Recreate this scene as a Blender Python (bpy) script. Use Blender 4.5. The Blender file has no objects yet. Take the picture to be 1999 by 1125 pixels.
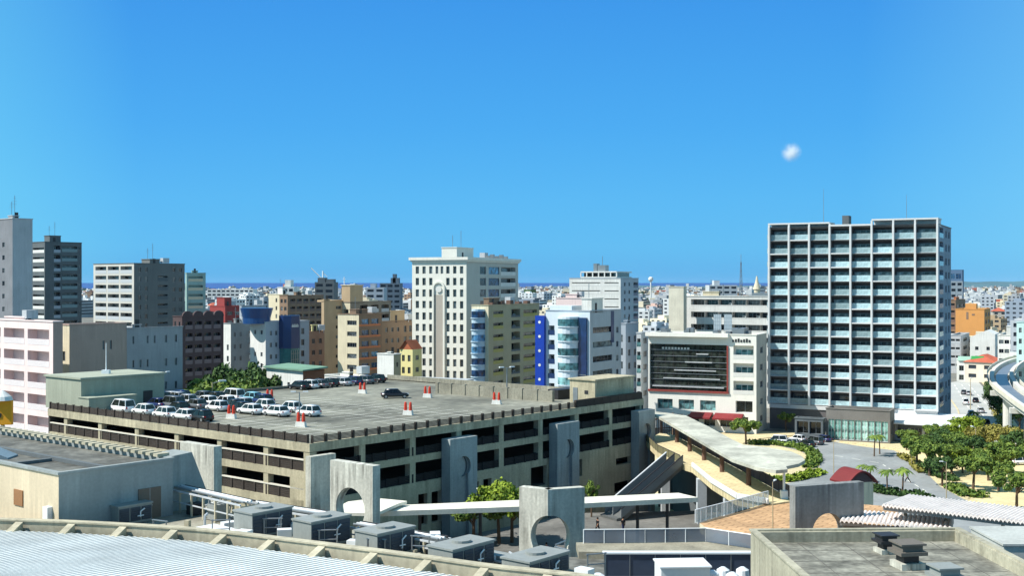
import bpy, bmesh, math, random
from mathutils import Vector, Matrix
random.seed(7)
R = math.radians
F = 2300.0; H = 34.0; HY = 552.0
SC = bpy.context.scene
COL = SC.collection
def ray(px, Y): return (px-1000)/F*Y
def g(px, py, z=0.0):
    Y = F*(H-z)/(py-HY)
    return (ray(px, Y), Y, z)
def zat(py, Y): return H-(py-HY)*Y/F
def srgb(r, gg, b):
    f = lambda c: (c/255/12.92) if c/255 <= .04045 else ((c/255+.055)/1.055)**2.4
    return (f(r), f(gg), f(b))
# ---------------------------------------------------------------- materials
MATS = {}
def mat(name, rgb, rough=.85, var=.16, streak=.0, scale=.25, bump=.0, metal=0., rnd=0., spec=.3, fine=4.0, alpha=None):
    if name in MATS: return MATS[name]
    m = bpy.data.materials.new(name); m.use_nodes = True
    nt = m.node_tree; N = nt.nodes; L = nt.links
    b = N['Principled BSDF']; c = srgb(*rgb)
    b.inputs['Roughness'].default_value = rough; b.inputs['Metallic'].default_value = metal
    b.inputs['Specular IOR Level'].default_value = spec
    tc = N.new('ShaderNodeTexCoord')
    def noise(s, vec=None, det=4):
        n = N.new('ShaderNodeTexNoise'); n.inputs['Scale'].default_value = s; n.inputs['Detail'].default_value = det
        L.new(vec or tc.outputs['Object'], n.inputs['Vector']); return n.outputs['Fac']
    def mul(a, f, amt):
        mr = N.new('ShaderNodeMapRange'); mr.inputs['From Min'].default_value = .3; mr.inputs['From Max'].default_value = .7
        mr.inputs['To Min'].default_value = 1-amt; mr.inputs['To Max'].default_value = 1+amt*.55
        L.new(f, mr.inputs['Value'])
        v = N.new('ShaderNodeVectorMath'); v.operation = 'SCALE'
        if isinstance(a, tuple): v.inputs[0].default_value = a
        else: L.new(a, v.inputs[0])
        L.new(mr.outputs[0], v.inputs['Scale']); return v.outputs[0]
    o = c
    if var: o = mul(o, noise(scale), var); o = mul(o, noise(fine), var*.6)
    if streak:
        mp = N.new('ShaderNodeMapping'); mp.inputs['Scale'].default_value = (2.2, 2.2, .14)
        L.new(tc.outputs['Object'], mp.inputs['Vector'])
        st = noise(1.0, mp.outputs[0], 6); mk = noise(.33, None, 3)
        mm = N.new('ShaderNodeMapRange'); mm.inputs['From Min'].default_value = .42; mm.inputs['From Max'].default_value = .62; mm.inputs['To Min'].default_value = .12; mm.inputs['To Max'].default_value = 1.
        L.new(mk, mm.inputs['Value']); sb_ = N.new('ShaderNodeMath'); sb_.operation = 'SUBTRACT'; sb_.inputs[1].default_value = .5; L.new(st, sb_.inputs[0])
        mu_ = N.new('ShaderNodeMath'); mu_.operation = 'MULTIPLY_ADD'; mu_.inputs[2].default_value = .5; L.new(sb_.outputs[0], mu_.inputs[0]); L.new(mm.outputs[0], mu_.inputs[1])
        o = mul(o, mu_.outputs[0], streak)
    if rnd:
        oi = N.new('ShaderNodeObjectInfo'); o = mul(o, oi.outputs['Random'], rnd)
    if isinstance(o, tuple): b.inputs['Base Color'].default_value = (*o, 1)
    else: L.new(o, b.inputs['Base Color'])
    if bump:
        bp = N.new('ShaderNodeBump'); bp.inputs['Strength'].default_value = bump; bp.inputs['Distance'].default_value = .05
        L.new(noise(fine*1.5), bp.inputs['Height']); L.new(bp.outputs[0], b.inputs['Normal'])
    if alpha is not None: b.inputs['Alpha'].default_value = alpha
    MATS[name] = m; return m
def glassmat(name, c0, c1, rough=.12, spec=.6):
    m = bpy.data.materials.new(name); m.use_nodes = True
    nt = m.node_tree; N = nt.nodes; L = nt.links; b = N['Principled BSDF']
    oi = N.new('ShaderNodeObjectInfo'); cr = N.new('ShaderNodeValToRGB')
    cr.color_ramp.elements[0].color = (*srgb(*c0), 1); cr.color_ramp.elements[1].color = (*srgb(*c1), 1)
    cr.color_ramp.elements[0].position = .35; cr.color_ramp.elements[1].position = 1.
    L.new(oi.outputs['Random'], cr.inputs[0])
    tc = N.new('ShaderNodeTexCoord'); n = N.new('ShaderNodeTexNoise'); n.inputs['Scale'].default_value = .8
    L.new(tc.outputs['Object'], n.inputs['Vector'])
    mx = N.new('ShaderNodeMixRGB'); mx.blend_type = 'MULTIPLY'; mx.inputs[0].default_value = 1.
    ng = N.new('ShaderNodeMapRange'); ng.inputs['From Min'].default_value = .38; ng.inputs['From Max'].default_value = .62; ng.inputs['To Min'].default_value = .35; ng.inputs['To Max'].default_value = 1.5
    L.new(cr.outputs[0], mx.inputs[1]); L.new(n.outputs['Fac'], ng.inputs['Value']); L.new(ng.outputs[0], mx.inputs[2]); L.new(mx.outputs[0], b.inputs['Base Color'])
    b.inputs['Roughness'].default_value = rough; b.inputs['Specular IOR Level'].default_value = spec
    MATS[name] = m; return m
GL = glassmat('window_glass', (20, 26, 34), (120, 128, 130))
GLB = glassmat('blue_glass', (30, 60, 95), (80, 130, 165))
GLT = glassmat('teal_glass', (60, 100, 105), (120, 165, 165), .15)
GLK = glassmat('dark_glass', (20, 24, 24), (50, 56, 50), .1)
WHITE = mat('white_paint', (222, 221, 214), streak=.2, var=.12)
CREAM = mat('cream_paint', (216, 204, 174), streak=.22, var=.12)
PINKW = mat('pinkish_white_paint', (236, 214, 208), streak=.1, var=.08)
GREYW = mat('grey_render', (184, 185, 186), streak=.22, var=.1)
DGREY = mat('dark_grey_render', (98, 104, 106), streak=.15, var=.12)
LGREY = mat('light_grey_render', (186, 190, 192), streak=.14, var=.1)
BLUEG = mat('blue_grey_render', (166, 174, 182), streak=.12, var=.1)
TAN = mat('tan_render', (182, 158, 126), streak=.14, var=.1)
BROWN = mat('brown_render', (138, 114, 94), streak=.14, var=.12)
DBROWN = mat('dark_brown_tile', (88, 72, 72), streak=.12, var=.14)
REDB = mat('red_render', (150, 66, 64), streak=.12, var=.1)
TERRA = mat('terracotta_render', (196, 122, 84), streak=.12, var=.1)
YELL = mat('yellow_render', (226, 214, 152), streak=.1, var=.08)
OLIVE = mat('olive_render', (168, 158, 130), streak=.15, var=.12)
BLUE = mat('strong_blue_paint', (28, 62, 160), rough=.4, var=.08)
NAVY = mat('navy_cladding', (34, 54, 96), rough=.3, var=.1, spec=.5)
MUVE = mat('mauve_grey_render', (188, 158, 144), streak=.16, var=.08)
ROOFG = mat('roof_membrane', (132, 134, 130), var=.4, scale=.3)
ROOFD = mat('dark_roof_membrane', (108, 107, 100), var=.5, scale=.35, fine=1.4, streak=.0)
METAL = mat('galvanised_metal', (150, 155, 158), rough=.4, metal=.6, var=.15)
DMETAL = mat('dark_metal', (58, 58, 60), rough=.5, metal=.3, var=.15)
WMETAL = mat('white_metal', (225, 228, 228), rough=.4, var=.06)
WOODP = mat('brown_post_paint', (110, 84, 72), var=.15)
# ---------------------------------------------------------------- mesh builder
class MB:
    def __init__(s): s.v = []; s.f = []; s.m = []
    def quad(s, a, b, c, d, m=0):
        n = len(s.v); s.v += [tuple(a), tuple(b), tuple(c), tuple(d)]; s.f.append((n, n+1, n+2, n+3)); s.m.append(m)
    def tri(s, a, b, c, m=0):
        n = len(s.v); s.v += [tuple(a), tuple(b), tuple(c)]; s.f.append((n, n+1, n+2)); s.m.append(m)
    def box(s, x0, y0, z0, x1, y1, z1, m=0, bot=True):
        n = len(s.v)
        s.v += [(x0,y0,z0),(x1,y0,z0),(x1,y1,z0),(x0,y1,z0),(x0,y0,z1),(x1,y0,z1),(x1,y1,z1),(x0,y1,z1)]
        fs = [(0,1,5,4),(1,2,6,5),(2,3,7,6),(3,0,4,7),(4,5,6,7)]
        if bot: fs.append((3,2,1,0))
        for f in fs: s.f.append(tuple(n+i for i in f)); s.m.append(m)
        return s
    def prism(s, poly, z0, z1, m=0, mt=None):
        # poly ccw list of (x,y); z0/z1 may be callables
        n = len(s.v); k = len(poly)
        fz0 = z0 if callable(z0) else (lambda x, y: z0)
        fz1 = z1 if callable(z1) else (lambda x, y: z1)
        a = sum(poly[i][0]*poly[(i+1)%k][1]-poly[(i+1)%k][0]*poly[i][1] for i in range(k))
        if a < 0: poly = poly[::-1]
        s.v += [(x, y, fz0(x, y)) for x, y in poly]+[(x, y, fz1(x, y)) for x, y in poly]
        for i in range(k):
            j = (i+1) % k; s.f.append((n+i, n+j, n+k+j, n+k+i)); s.m.append(m)
        s.f.append(tuple(n+k+i for i in range(k))); s.m.append(m if mt is None else mt)
        s.f.append(tuple(n+i for i in reversed(range(k)))); s.m.append(m)
        return s
    def slab(s, prof, O, U, N, t, m=0):
        # prof: (s,z) polygon in the vertical plane through O along U, thickness t along -N
        n = len(s.v); k = len(prof)
        a = sum(prof[i][0]*prof[(i+1)%k][1]-prof[(i+1)%k][0]*prof[i][1] for i in range(k))
        if a < 0: prof = prof[::-1]
        for off in (0, t):
            for q, z in prof: s.v.append((O[0]+U[0]*q-N[0]*off, O[1]+U[1]*q-N[1]*off, z))
        s.f.append(tuple(n+i for i in range(k))); s.m.append(m)
        s.f.append(tuple(n+k+i for i in reversed(range(k)))); s.m.append(m)
        for i in range(k):
            j = (i+1) % k; s.f.append((n+j, n+i, n+k+i, n+k+j)); s.m.append(m)
        return s
    def tube(s, p0, p1, r, n=6, r1=None, m=0, cap=True):
        p0 = Vector(p0); p1 = Vector(p1); d = (p1-p0)
        if d.length < 1e-6: return s
        d.normalize(); a = d.orthogonal().normalized(); b = d.cross(a); r1 = r if r1 is None else r1
        k = len(s.v)
        for p, rr in ((p0, r), (p1, r1)):
            for i in range(n):
                t = 2*math.pi*i/n; s.v.append(tuple(p+(a*math.cos(t)+b*math.sin(t))*rr))
        for i in range(n):
            j = (i+1) % n; s.f.append((k+i, k+j, k+n+j, k+n+i)); s.m.append(m)
        if cap:
            s.f.append(tuple(k+i for i in reversed(range(n)))); s.m.append(m)
            s.f.append(tuple(k+n+i for i in range(n))); s.m.append(m)
        return s
    def lathe(s, cx, cy, prof, n=16, m=0):
        k = len(s.v)
        for r, z in prof:
            for i in range(n):
                t = 2*math.pi*i/n; s.v.append((cx+r*math.cos(t), cy+r*math.sin(t), z))
        for q in range(len(prof)-1):
            for i in range(n):
                j = (i+1) % n; s.f.append((k+q*n+i, k+q*n+j, k+(q+1)*n+j, k+(q+1)*n+i)); s.m.append(m)
        s.f.append(tuple(k+(len(prof)-1)*n+i for i in range(n))); s.m.append(m)
        s.f.append(tuple(k+i for i in reversed(range(n)))); s.m.append(m)
        return s
    def mesh(s, name, mats, smooth=False):
        me = bpy.data.meshes.new(name); me.from_pydata(s.v, [], s.f)
        for x in (mats if isinstance(mats, (list, tuple)) else [mats]): me.materials.append(x)
        me.polygons.foreach_set('material_index', s.m)
        if smooth: me.polygons.foreach_set('use_smooth', [True]*len(s.f))
        me.update(); return me
    def build(s, name, mats, parent=None, loc=(0,0,0), rz=0, smooth=False):
        return put(name, s.mesh(name, mats, smooth), parent, loc, rz)
def put(name, me, parent=None, loc=(0,0,0), rz=0):
    o = bpy.data.objects.new(name, me); COL.objects.link(o); o.location = loc; o.rotation_euler = (0, 0, rz)
    if parent: o.parent = parent
    return o
def tag(o, label=None, cat=None, group=None, kind=None):
    if label: o['label'] = label
    if cat: o['category'] = cat
    if group: o['group'] = group
    if kind: o['kind'] = kind
    return o
def empty(name, loc, rz, label, cat, group=None):
    o = bpy.data.objects.new(name, None); COL.objects.link(o); o.location = loc; o.rotation_euler = (0, 0, rz)
    o.empty_display_size = .5
    return tag(o, label, cat, group)
KIDS = {}
def copy_thing(src, loc, rz, label=None, scale=None, parts=True):
    kids = KIDS.get(src.name)
    if kids is None:
        kids = [(c, [d for d in c.children]) for c in src.children]; KIDS[src.name] = kids
    r = src.copy(); COL.objects.link(r); r.location = loc; r.rotation_euler = (0, 0, rz)
    if scale: r.scale = scale
    if label: r['label'] = label
    for c, ds in (kids if parts else []):
        k = c.copy(); COL.objects.link(k); k.parent = r
        for d in ds:
            e = d.copy(); COL.objects.link(e); e.parent = k
    return r
# ---------------------------------------------------------------- buildings
def wallgrid(mb, P0, U, N, W, z0, z1, ops, m=0):
    xs = sorted({0, W}|{round(o[0], 4) for o in ops}|{round(o[1], 4) for o in ops})
    zs = sorted({z0, z1}|{round(o[2], 4) for o in ops}|{round(o[3], 4) for o in ops})
    P = lambda q, z, d=0: (P0[0]+U[0]*q-N[0]*d, P0[1]+U[1]*q-N[1]*d, z)
    for i in range(len(xs)-1):
        run = None
        for j in range(len(zs)-1):
            cx = (xs[i]+xs[i+1])/2; cz = (zs[j]+zs[j+1])/2
            hole = any(o[0] < cx < o[1] and o[2] < cz < o[3] for o in ops)
            if not hole:
                if run is None: run = zs[j]
            if hole and run is not None:
                mb.quad(P(xs[i], run), P(xs[i+1], run), P(xs[i+1], zs[j]), P(xs[i], zs[j]), m); run = None
        if run is not None: mb.quad(P(xs[i], run), P(xs[i+1], run), P(xs[i+1], zs[-1]), P(xs[i], zs[-1]), m)
    for o in ops:
        a, b, c, d, dep = o[:5]
        mb.quad(P(a, c), P(b, c), P(b, c, dep), P(a, c, dep), m)
        mb.quad(P(b, d), P(a, d), P(a, d, dep), P(b, d, dep), m)
        mb.quad(P(a, d), P(a, c), P(a, c, dep), P(a, d, dep), m)
        mb.quad(P(b, c), P(b, d), P(b, d, dep), P(b, c, dep), m)
        if dep > .6:   # wall round the balcony door
            mb.quad(P(a, c, dep+.02), P(b, c, dep+.02), P(b, d, dep+.02), P(a, d, dep+.02), m)
WC = {}
def winmesh(w, h, glass, frame, pan=2, fr=.07):
    key = (round(w, 2), round(h, 2), glass.name, frame.name, pan)
    if key in WC: return WC[key]
    b = MB(); x0 = -w/2; x1 = w/2
    b.quad((x0, 0, 0), (x1, 0, 0), (x1, 0, h), (x0, 0, h), 0)
    b.box(x0, -.05, 0, x1, -.004, fr, 1); b.box(x0, -.05, h-fr, x1, -.004, h, 1)
    for i in range(pan+1):
        c = x0+(x1-x0)*i/pan; b.box(max(x0, c-fr/2), -.046, fr, min(x1, c+fr/2), -.004, h-fr, 1)
    WC[key] = b.mesh('window', [glass, frame]); return WC[key]
def railmesh(w, h, m, t=.08, posts=0):
    key = ('rail', round(w, 2), round(h, 2), m.name, posts)
    if key in WC: return WC[key]
    b = MB(); b.box(-w/2, 0, 0, w/2, t, h); 
    WC[key] = b.mesh('balcony_rail', [m]); return WC[key]
acr = random.Random(99)
def acm():
    if 'ac' in WC: return WC['ac']
    b = MB(); b.box(-.42, -.16, .08, .42, .16, .72); b.tube((-.1, -.165, .4), (-.1, -.19, .4), .26, 12, m=1); b.box(-.38, -.12, 0, -.3, .12, .078); b.box(.3, -.12, 0, .38, .12, .078)
    WC['ac'] = b.mesh('condenser_unit', [WMETAL, DGREY]); return WC['ac']
class Bld: pass
def pat(n, m, top, fh, wh, w=.6, x0=.05, x1=.95, dep=.22, kind='win', skip=(), glass=None, frame=None, rail=None, pan=2, rh=1.05, cells=None):
    return dict(n=n, m=m, top=top, fh=fh, wh=wh, w=w, x0=x0, x1=x1, dep=dep, kind=kind, skip=skip, glass=glass, frame=frame, rail=rail, pan=pan, rh=rh, cells=cells)
def bld(name, label, xl, xc, xr, D, yt, th, wall, left=(), right=(), zb=0., cat='building', roof=None, par=.5, group=None, lmat=None, rmat=None, glass=None, frame=None, maxlen=None, notop=False):
    glass = glass or GL; frame = frame or METAL; roof = roof or ROOFG
    th = R(th); u = (math.cos(th), math.sin(th)); v = (-u[1], u[0])
    X = ray(xc, D)
    def ln(px, d):
        k = (px-1000)/F; return (k*D-X)/(d[0]-k*d[1])
    a = ln(xr, u) if xr > xc+.5 else 8.; b = ln(xl, v) if xl < xc-.5 else 8.
    if maxlen: a = min(a, maxlen[0]); b = min(b, maxlen[1])
    h = zat(yt, D)-zb
    root = empty(name, (X, D, zb), th, label, cat, group)
    mats = [wall, lmat or wall, rmat or wall]
    mb = MB(); wins = []
    for side, specs, P0, U, N, W in (('l', left, (0, b), (0, -1), (-1, 0), b), ('r', right, (0, 0), (1, 0), (0, -1), a)):
        ops = []
        if isinstance(specs, dict): specs = [specs]
        for sp in specs:
            span = (sp['x1']-sp['x0'])*W; pitch = span/sp['n']
            for r in range(sp['m']):
                for c in range(sp['n']):
                    if (r, c) in sp['skip'] or r in sp['skip']: continue
                    z1 = h-sp['top']-r*sp['fh']; z0 = z1-sp['wh']
                    if z0 < .3: continue
                    s0 = sp['x0']*W+pitch*(c+.5-sp['w']/2); s1 = s0+pitch*sp['w']
                    o = (round(s0, 4), round(s1, 4), round(z0, 4), round(z1, 4), sp['dep']); ops.append(o); wins.append((o, sp, P0, U, N, side))
        wallgrid(mb, P0, U, N, W, 0, h, ops, 1 if side == 'l' else 2)
    mb.quad((a, 0, 0), (a, b, 0), (a, b, h), (a, 0, h)); mb.quad((a, b, 0), (0, b, 0), (0, b, h), (a, b, h))
    mb.build('wall', mats, root)
    for o, sp, P0, U, N, side in wins:
        c = (o[0]+o[1])/2; w = o[1]-o[0]; hh = o[3]-o[2]; dep = sp['dep']
        rz = 0 if side == 'r' else -math.pi/2
        if sp['kind'] == 'bal':
            gw, gh, gz = w*.86, min(hh-.15, 2.1), o[2]
            put('window', winmesh(gw, gh, sp['glass'] or glass, sp['frame'] or frame, 3), root, (P0[0]+U[0]*c-N[0]*(dep-.03), P0[1]+U[1]*c-N[1]*(dep-.03), gz), rz)
            if acr.random() < .4 and D < 420: put('condenser_unit', acm(), root, (P0[0]+U[0]*(c+w*.3)-N[0]*(dep-.5), P0[1]+U[1]*(c+w*.3)-N[1]*(dep-.5), o[2]+.02), rz)
            put('balcony_rail', railmesh(w+.1, sp['rh'], sp['rail'] or wall), root, (P0[0]+U[0]*c+N[0]*.03, P0[1]+U[1]*c+N[1]*.03, o[2]-.05), rz)
        else:
            put('window', winmesh(w, hh, sp['glass'] or glass, sp['frame'] or frame, sp['pan']), root, (P0[0]+U[0]*c-N[0]*(dep-.01), P0[1]+U[1]*c-N[1]*(dep-.01), o[2]), rz)
    if not notop:
        rb = MB(); e = .12; t = .3
        rb.quad((t, t, h-par), (a-t, t, h-par), (a-t, b-t, h-par), (t, b-t, h-par))
        rb.box(-e, -e, h-.12, a+e, t, h+.08); rb.box(-e, b-t, h-.12, a+e, b+e, h+.08)
        rb.box(-e, t, h-.12, t, b-t, h+.08); rb.box(a-t, t, h-.12, a+e, b-t, h+.08)
        rb.quad((t, t, h-par), (t, b-t, h-par), (t, b-t, h-.12), (t, t, h-.12)); rb.quad((a-t, b-t, h-par), (a-t, t, h-par), (a-t, t, h-.12), (a-t, b-t, h-.12))
        rb.quad((t, b-t, h-par), (a-t, b-t, h-par), (a-t, b-t, h-.12), (t, b-t, h-.12)); rb.quad((a-t, t, h-par), (t, t, h-par), (t, t, h-.12), (a-t, t, h-.12))
        rb.m = [1]+[0]*(len(rb.f)-1)
        rb.build('roof', [wall, roof], root)
    B = Bld(); B.root = root; B.a = a; B.b = b; B.h = h; B.u = u; B.v = v; B.par = par; B.D = D; B.X = X; B.zb = zb; B.wall = wall
    def sx(px, side='l'):     # local coordinate of a pixel column on a facade
        return ln(px, v if side == 'l' else u)
    B.sx = sx
    return B
def box_part(B, name, x0, y0, z0, x1, y1, z1, m): return MB().box(x0, y0, z0, x1, y1, z1).build(name, m, B.root)
def rooftop(B, hx=.35, hy=.4, sx=.25, sy=.25, hh=3.0, m=None, tank=True, ant=1, name='stair_housing'):
    a, b, h = B.a, B.b, B.h
    z = h-B.par
    q = MB(); q.box(a*hx, b*hy, z, a*(hx+sx), b*(hy+sy), z+hh); q.box(a*hx-.15, b*hy-.15, z+hh+.003, a*(hx+sx)+.15, b*(hy+sy)+.15, z+hh+.2)
    o = q.build(name, m or B.wall, B.root)
    d = MB(); d.box(a*(hx+sx*.3), b*hy-.06, z+.05, a*(hx+sx*.3)+.9, b*hy-.01, z+2.1); d.build('door', DMETAL, o)
    if tank:
        t = MB(); cx = a*min(.85, hx+sx+.2); cy = b*.3
        for i in range(4): t.tube((cx+(i % 2-.5)*1.6, cy+(i//2-.5)*1.2, z), (cx+(i % 2-.5)*1.6, cy+(i//2-.5)*1.2, z+.8), .07)
        t.box(cx-1.1, cy-.8, z+.8, cx+1.1, cy+.8, z+2.3); t.build('water_tank', LGREY, B.root)
    for i in range(ant):
        t = MB(); x = a*(hx+sx*(.2+.5*i)); y = b*(hy+sy/2); hgt = 3.5+1.5*i
        t.tube((x, y, z+hh), (x, y, z+hh+hgt), .06, 5)
        for k in range(3): t.tube((x-.6+.1*k, y, z+hh+hgt*(.6+.13*k)), (x+.6-.1*k, y, z+hh+hgt*(.6+.13*k)), .03, 4)
        t.build('antenna', METAL, B.root)
    return o
# ---------------------------------------------------------------- camera, light, sky
cam = bpy.data.cameras.new('camera'); co = bpy.data.objects.new('camera', cam); COL.objects.link(co)
co.location = (0, 0, H); co.rotation_euler = (R(90), 0, 0); cam.lens = 36*F/1999; cam.sensor_width = 36
cam.shift_y = -(562.5-HY)/1999; cam.clip_end = 200000; cam.clip_start = .5; SC.camera = co
EXPO = .68
EL, SUNX, SUNY = 50., -1., -.25
el = R(EL); q_ = math.hypot(SUNX, SUNY)
sd = Vector((SUNX/q_*math.cos(el), SUNY/q_*math.cos(el), math.sin(el)))
sl = bpy.data.lights.new('sun', 'SUN'); sl.energy = 4.4; sl.angle = R(.5); sl.color = (1, .965, .91)
so = bpy.data.objects.new('sun', sl); COL.objects.link(so); so.rotation_euler = sd.to_track_quat('Z', 'Y').to_euler(); so.location = (0, 0, 200)
w = bpy.data.worlds.new('World'); SC.world = w; w.use_nodes = True
nt = w.node_tree; bg = nt.nodes['Background']
sky = nt.nodes.new('ShaderNodeTexSky'); sky.sky_type = 'NISHITA'; sky.sun_disc = False
sky.sun_elevation = el; sky.sun_rotation = math.atan2(SUNX, SUNY); sky.altitude = 0
sky.air_density = 1.0; sky.dust_density = .3; sky.ozone_density = 4.0
SKS = .11
geo = nt.nodes.new('ShaderNodeTexCoord'); sep = nt.nodes.new('ShaderNodeSeparateXYZ'); nt.links.new(geo.outputs['Generated'], sep.inputs[0])
cr = nt.nodes.new('ShaderNodeValToRGB'); ce = cr.color_ramp.elements
def el_(p, c, first=None):
    e = ce[first] if first is not None else ce.new(p); e.position = p; e.color = (*srgb(*c), 1)
el_(0., (76, 172, 234), 0); el_(1., (74, 112, 164), 1); el_(.03, (82, 184, 242)); el_(.07, (78, 181, 244)); el_(.13, (66, 169, 242)); el_(.235, (54, 151, 235)); el_(.36, (78, 134, 192))
nt.links.new(sep.outputs['Z'], cr.inputs[0])
am = nt.nodes.new('ShaderNodeMapRange'); am.inputs['From Min'].default_value = -.30; am.inputs['From Max'].default_value = -.55; am.inputs['To Min'].default_value = 0.; am.inputs['To Max'].default_value = .62
nt.links.new(sep.outputs['X'], am.inputs['Value'])
mg = nt.nodes.new('ShaderNodeMixRGB'); nt.links.new(am.outputs[0], mg.inputs[0]); nt.links.new(cr.outputs[0], mg.inputs[1]); mg.inputs[2].default_value = (*srgb(134, 238, 252), 1)
am2 = nt.nodes.new('ShaderNodeMapRange'); am2.inputs['From Min'].default_value = .28; am2.inputs['From Max'].default_value = .6; am2.inputs['To Max'].default_value = .6
nt.links.new(sep.outputs['X'], am2.inputs['Value']); mg2 = nt.nodes.new('ShaderNodeMixRGB'); nt.links.new(am2.outputs[0], mg2.inputs[0]); nt.links.new(mg.outputs[0], mg2.inputs[1]); mg2.inputs[2].default_value = (*srgb(150, 230, 255), 1); mg = mg2
vs = nt.nodes.new('ShaderNodeVectorMath'); vs.operation = 'SCALE'; vs.inputs['Scale'].default_value = 1/SKS/2**EXPO; nt.links.new(mg.outputs[0], vs.inputs[0])
mx = nt.nodes.new('ShaderNodeMixRGB'); mx.inputs[0].default_value = .95; nt.links.new(sky.outputs[0], mx.inputs[1]); nt.links.new(vs.outputs[0], mx.inputs[2])
nt.links.new(mx.outputs[0], bg.inputs[0]); bg.inputs[1].default_value = SKS
SC.view_settings.view_transform = 'Standard'; SC.view_settings.look = 'None'; SC.view_settings.exposure = EXPO; SC.view_settings.gamma = 1
SC.cycles.max_bounces = 5; SC.cycles.diffuse_bounces = 3; SC.cycles.glossy_bounces = 3; SC.cycles.volume_bounces = 4
# ---------------------------------------------------------------- ground, sea, hills
M_GROUND = mat('urban_ground', (116, 114, 106), var=.3, scale=.05, fine=.8)
M_ASPH = mat('asphalt', (142, 145, 144), var=.22, scale=.12, fine=1.2)
M_ASPHN = mat('avenue_surface', (176, 176, 170), var=.12, scale=.1)
M_PAVE = mat('cream_paving', (214, 198, 156), var=.14, scale=.3, fine=1.5)
M_PARK = mat('dry_park_ground', (218, 200, 152), var=.25, scale=.12, fine=1.2)
M_SEA = mat('sea_water', (14, 66, 132), rough=.5, var=.1, scale=.002, fine=.01, spec=.25)
M_HILL = mat('far_hill_vegetation', (70, 104, 112), var=.3, scale=.004, fine=.02)
M_LINE = mat('road_paint', (222, 220, 208), var=.1)
gr = MB(); far = 7200.
gr.prism([(-6000, -60), (6000, -60), (9000, 4000), (9000, 9500), (1500, 9000), (300, far), (-900, 5600), (-6000, 4300)], -3, 0)
tag(gr.build('ground', M_GROUND), kind='structure')
se = MB(); se.quad((-90000, 2500, -2.5), (90000, 2500, -2.5), (90000, 110000, -2.5), (-90000, 110000, -2.5))
tag(se.build('sea', M_SEA), kind='structure')
def hills():
    b = MB(); n = 220; x0, x1 = 300, 9000; rows = []
    for j, (yy, s) in enumerate(((8200, 0), (8600, .55), (9000, 1.), (9600, .4), (10200, 0))):
        row = []
        for i in range(n+1):
            t = i/n; x = x0+(x1-x0)*t
            hgt = (8+52*min(1, t*2.2))*(.72+.3*math.sin(x*.0021+1)+.12*math.sin(x*.0083)+.06*math.sin(x*.021))
            row.append((x, yy, -3+max(3, hgt)*s))
        rows.append(row)
    for j in range(4):
        for i in range(n): b.quad(rows[j][i], rows[j][i+1], rows[j+1][i+1], rows[j+1][i])
    tag(b.build('hills', M_HILL), kind='structure')
hills()
def flat(name, pts, z, m, th=.0, kind='structure', lift=0.):
    b = MB(); P = [g(x, y, z)[:2] for x, y in pts]
    if th: b.prism(P, z-th, z+lift)
    else: b.prism(P, z-.002, z+lift)
    return tag(b.build(name, m), kind=kind)
flat('pavement', [(1250, 880), (1310, 842), (1480, 842), (1660, 850), (1780, 868), (1999, 870), (2150, 900), (2150, 1125), (1250, 1125)], .02, M_PAVE)
flat('road', [(1480, 862), (1560, 852), (1680, 872), (1745, 880), (1790, 905), (1835, 950), (1900, 985), (2100, 1045), (2100, 1125), (1800, 1120), (1500, 1100), (1300, 1080), (1340, 980), (1470, 960), (1600, 930), (1600, 900), (1560, 880)], .045, M_ASPH)
flat('park_ground', [(1750, 880), (1810, 862), (2150, 872), (2150, 1015), (1999, 1015), (1905, 978), (1840, 945), (1800, 905)], .07, M_PARK)
flat('avenue', [(1848, 748), (1905, 740), (1950, 790), (1985, 850), (2040, 900), (1890, 900), (1850, 830)], .03, M_ASPHN)
flat('sidewalk', [(1908, 736), (1920, 740), (1965, 800), (1999, 848), (2060, 900), (2040, 900), (1985, 850), (1950, 790)], .06, M_PAVE)
def strip(name, pts, z, wd, hgt, m, **kw):
    P = [Vector(g(x, y, z)[:2]) for x, y in pts]; b = MB()
    for i in range(len(P)-1):
        d = (P[i+1]-P[i]).normalized(); n = Vector((-d.y, d.x))*wd/2
        b.prism([tuple(P[i]-n), tuple(P[i+1]-n), tuple(P[i+1]+n), tuple(P[i]+n)], z, z+hgt)
    return tag(b.build(name, m), **kw)
strip('kerb', [(1480, 858), (1560, 850), (1680, 869), (1748, 878), (1794, 903), (1840, 946), (1905, 981), (2100, 1042)], .03, .3, .14, M_PAVE, kind='structure')
strip('kerb', [(1842, 760), (1870, 800), (1885, 850)], .03, .3, .14, M_PAVE, kind='structure')
def dash(pts, n, z=.05, wd=.18, fill=.5):
    P = [Vector(g(x, y, z)[:2]) for x, y in pts]; b = MB()
    L = [0]
    for i in range(len(P)-1): L.append(L[-1]+(P[i+1]-P[i]).length)
    def at(t):
        for i in range(len(P)-1):
            if t <= L[i+1]: return P[i].lerp(P[i+1], (t-L[i])/(L[i+1]-L[i]))
        return P[-1]
    for k in range(n):
        a, c = at(L[-1]*k/n), at(L[-1]*(k+fill)/n); d = (c-a).normalized(); m = Vector((-d.y, d.x))*wd/2
        b.prism([tuple(a-m), tuple(c-m), tuple(c+m), tuple(a+m)], z, z+.006)
    tag(b.build('road_marking', M_LINE), kind='structure')
dash([(1630, 890), (1720, 905), (1775, 940), (1850, 985)], 12)
dash([(1878, 752), (1915, 800), (1950, 880)], 14, z=.035, wd=.3)
dash([(1864, 752), (1893, 800), (1920, 880)], 14, z=.035, wd=.3)
dash([(1892, 752), (1935, 800), (1975, 880)], 14, z=.035, wd=.3)
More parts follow.
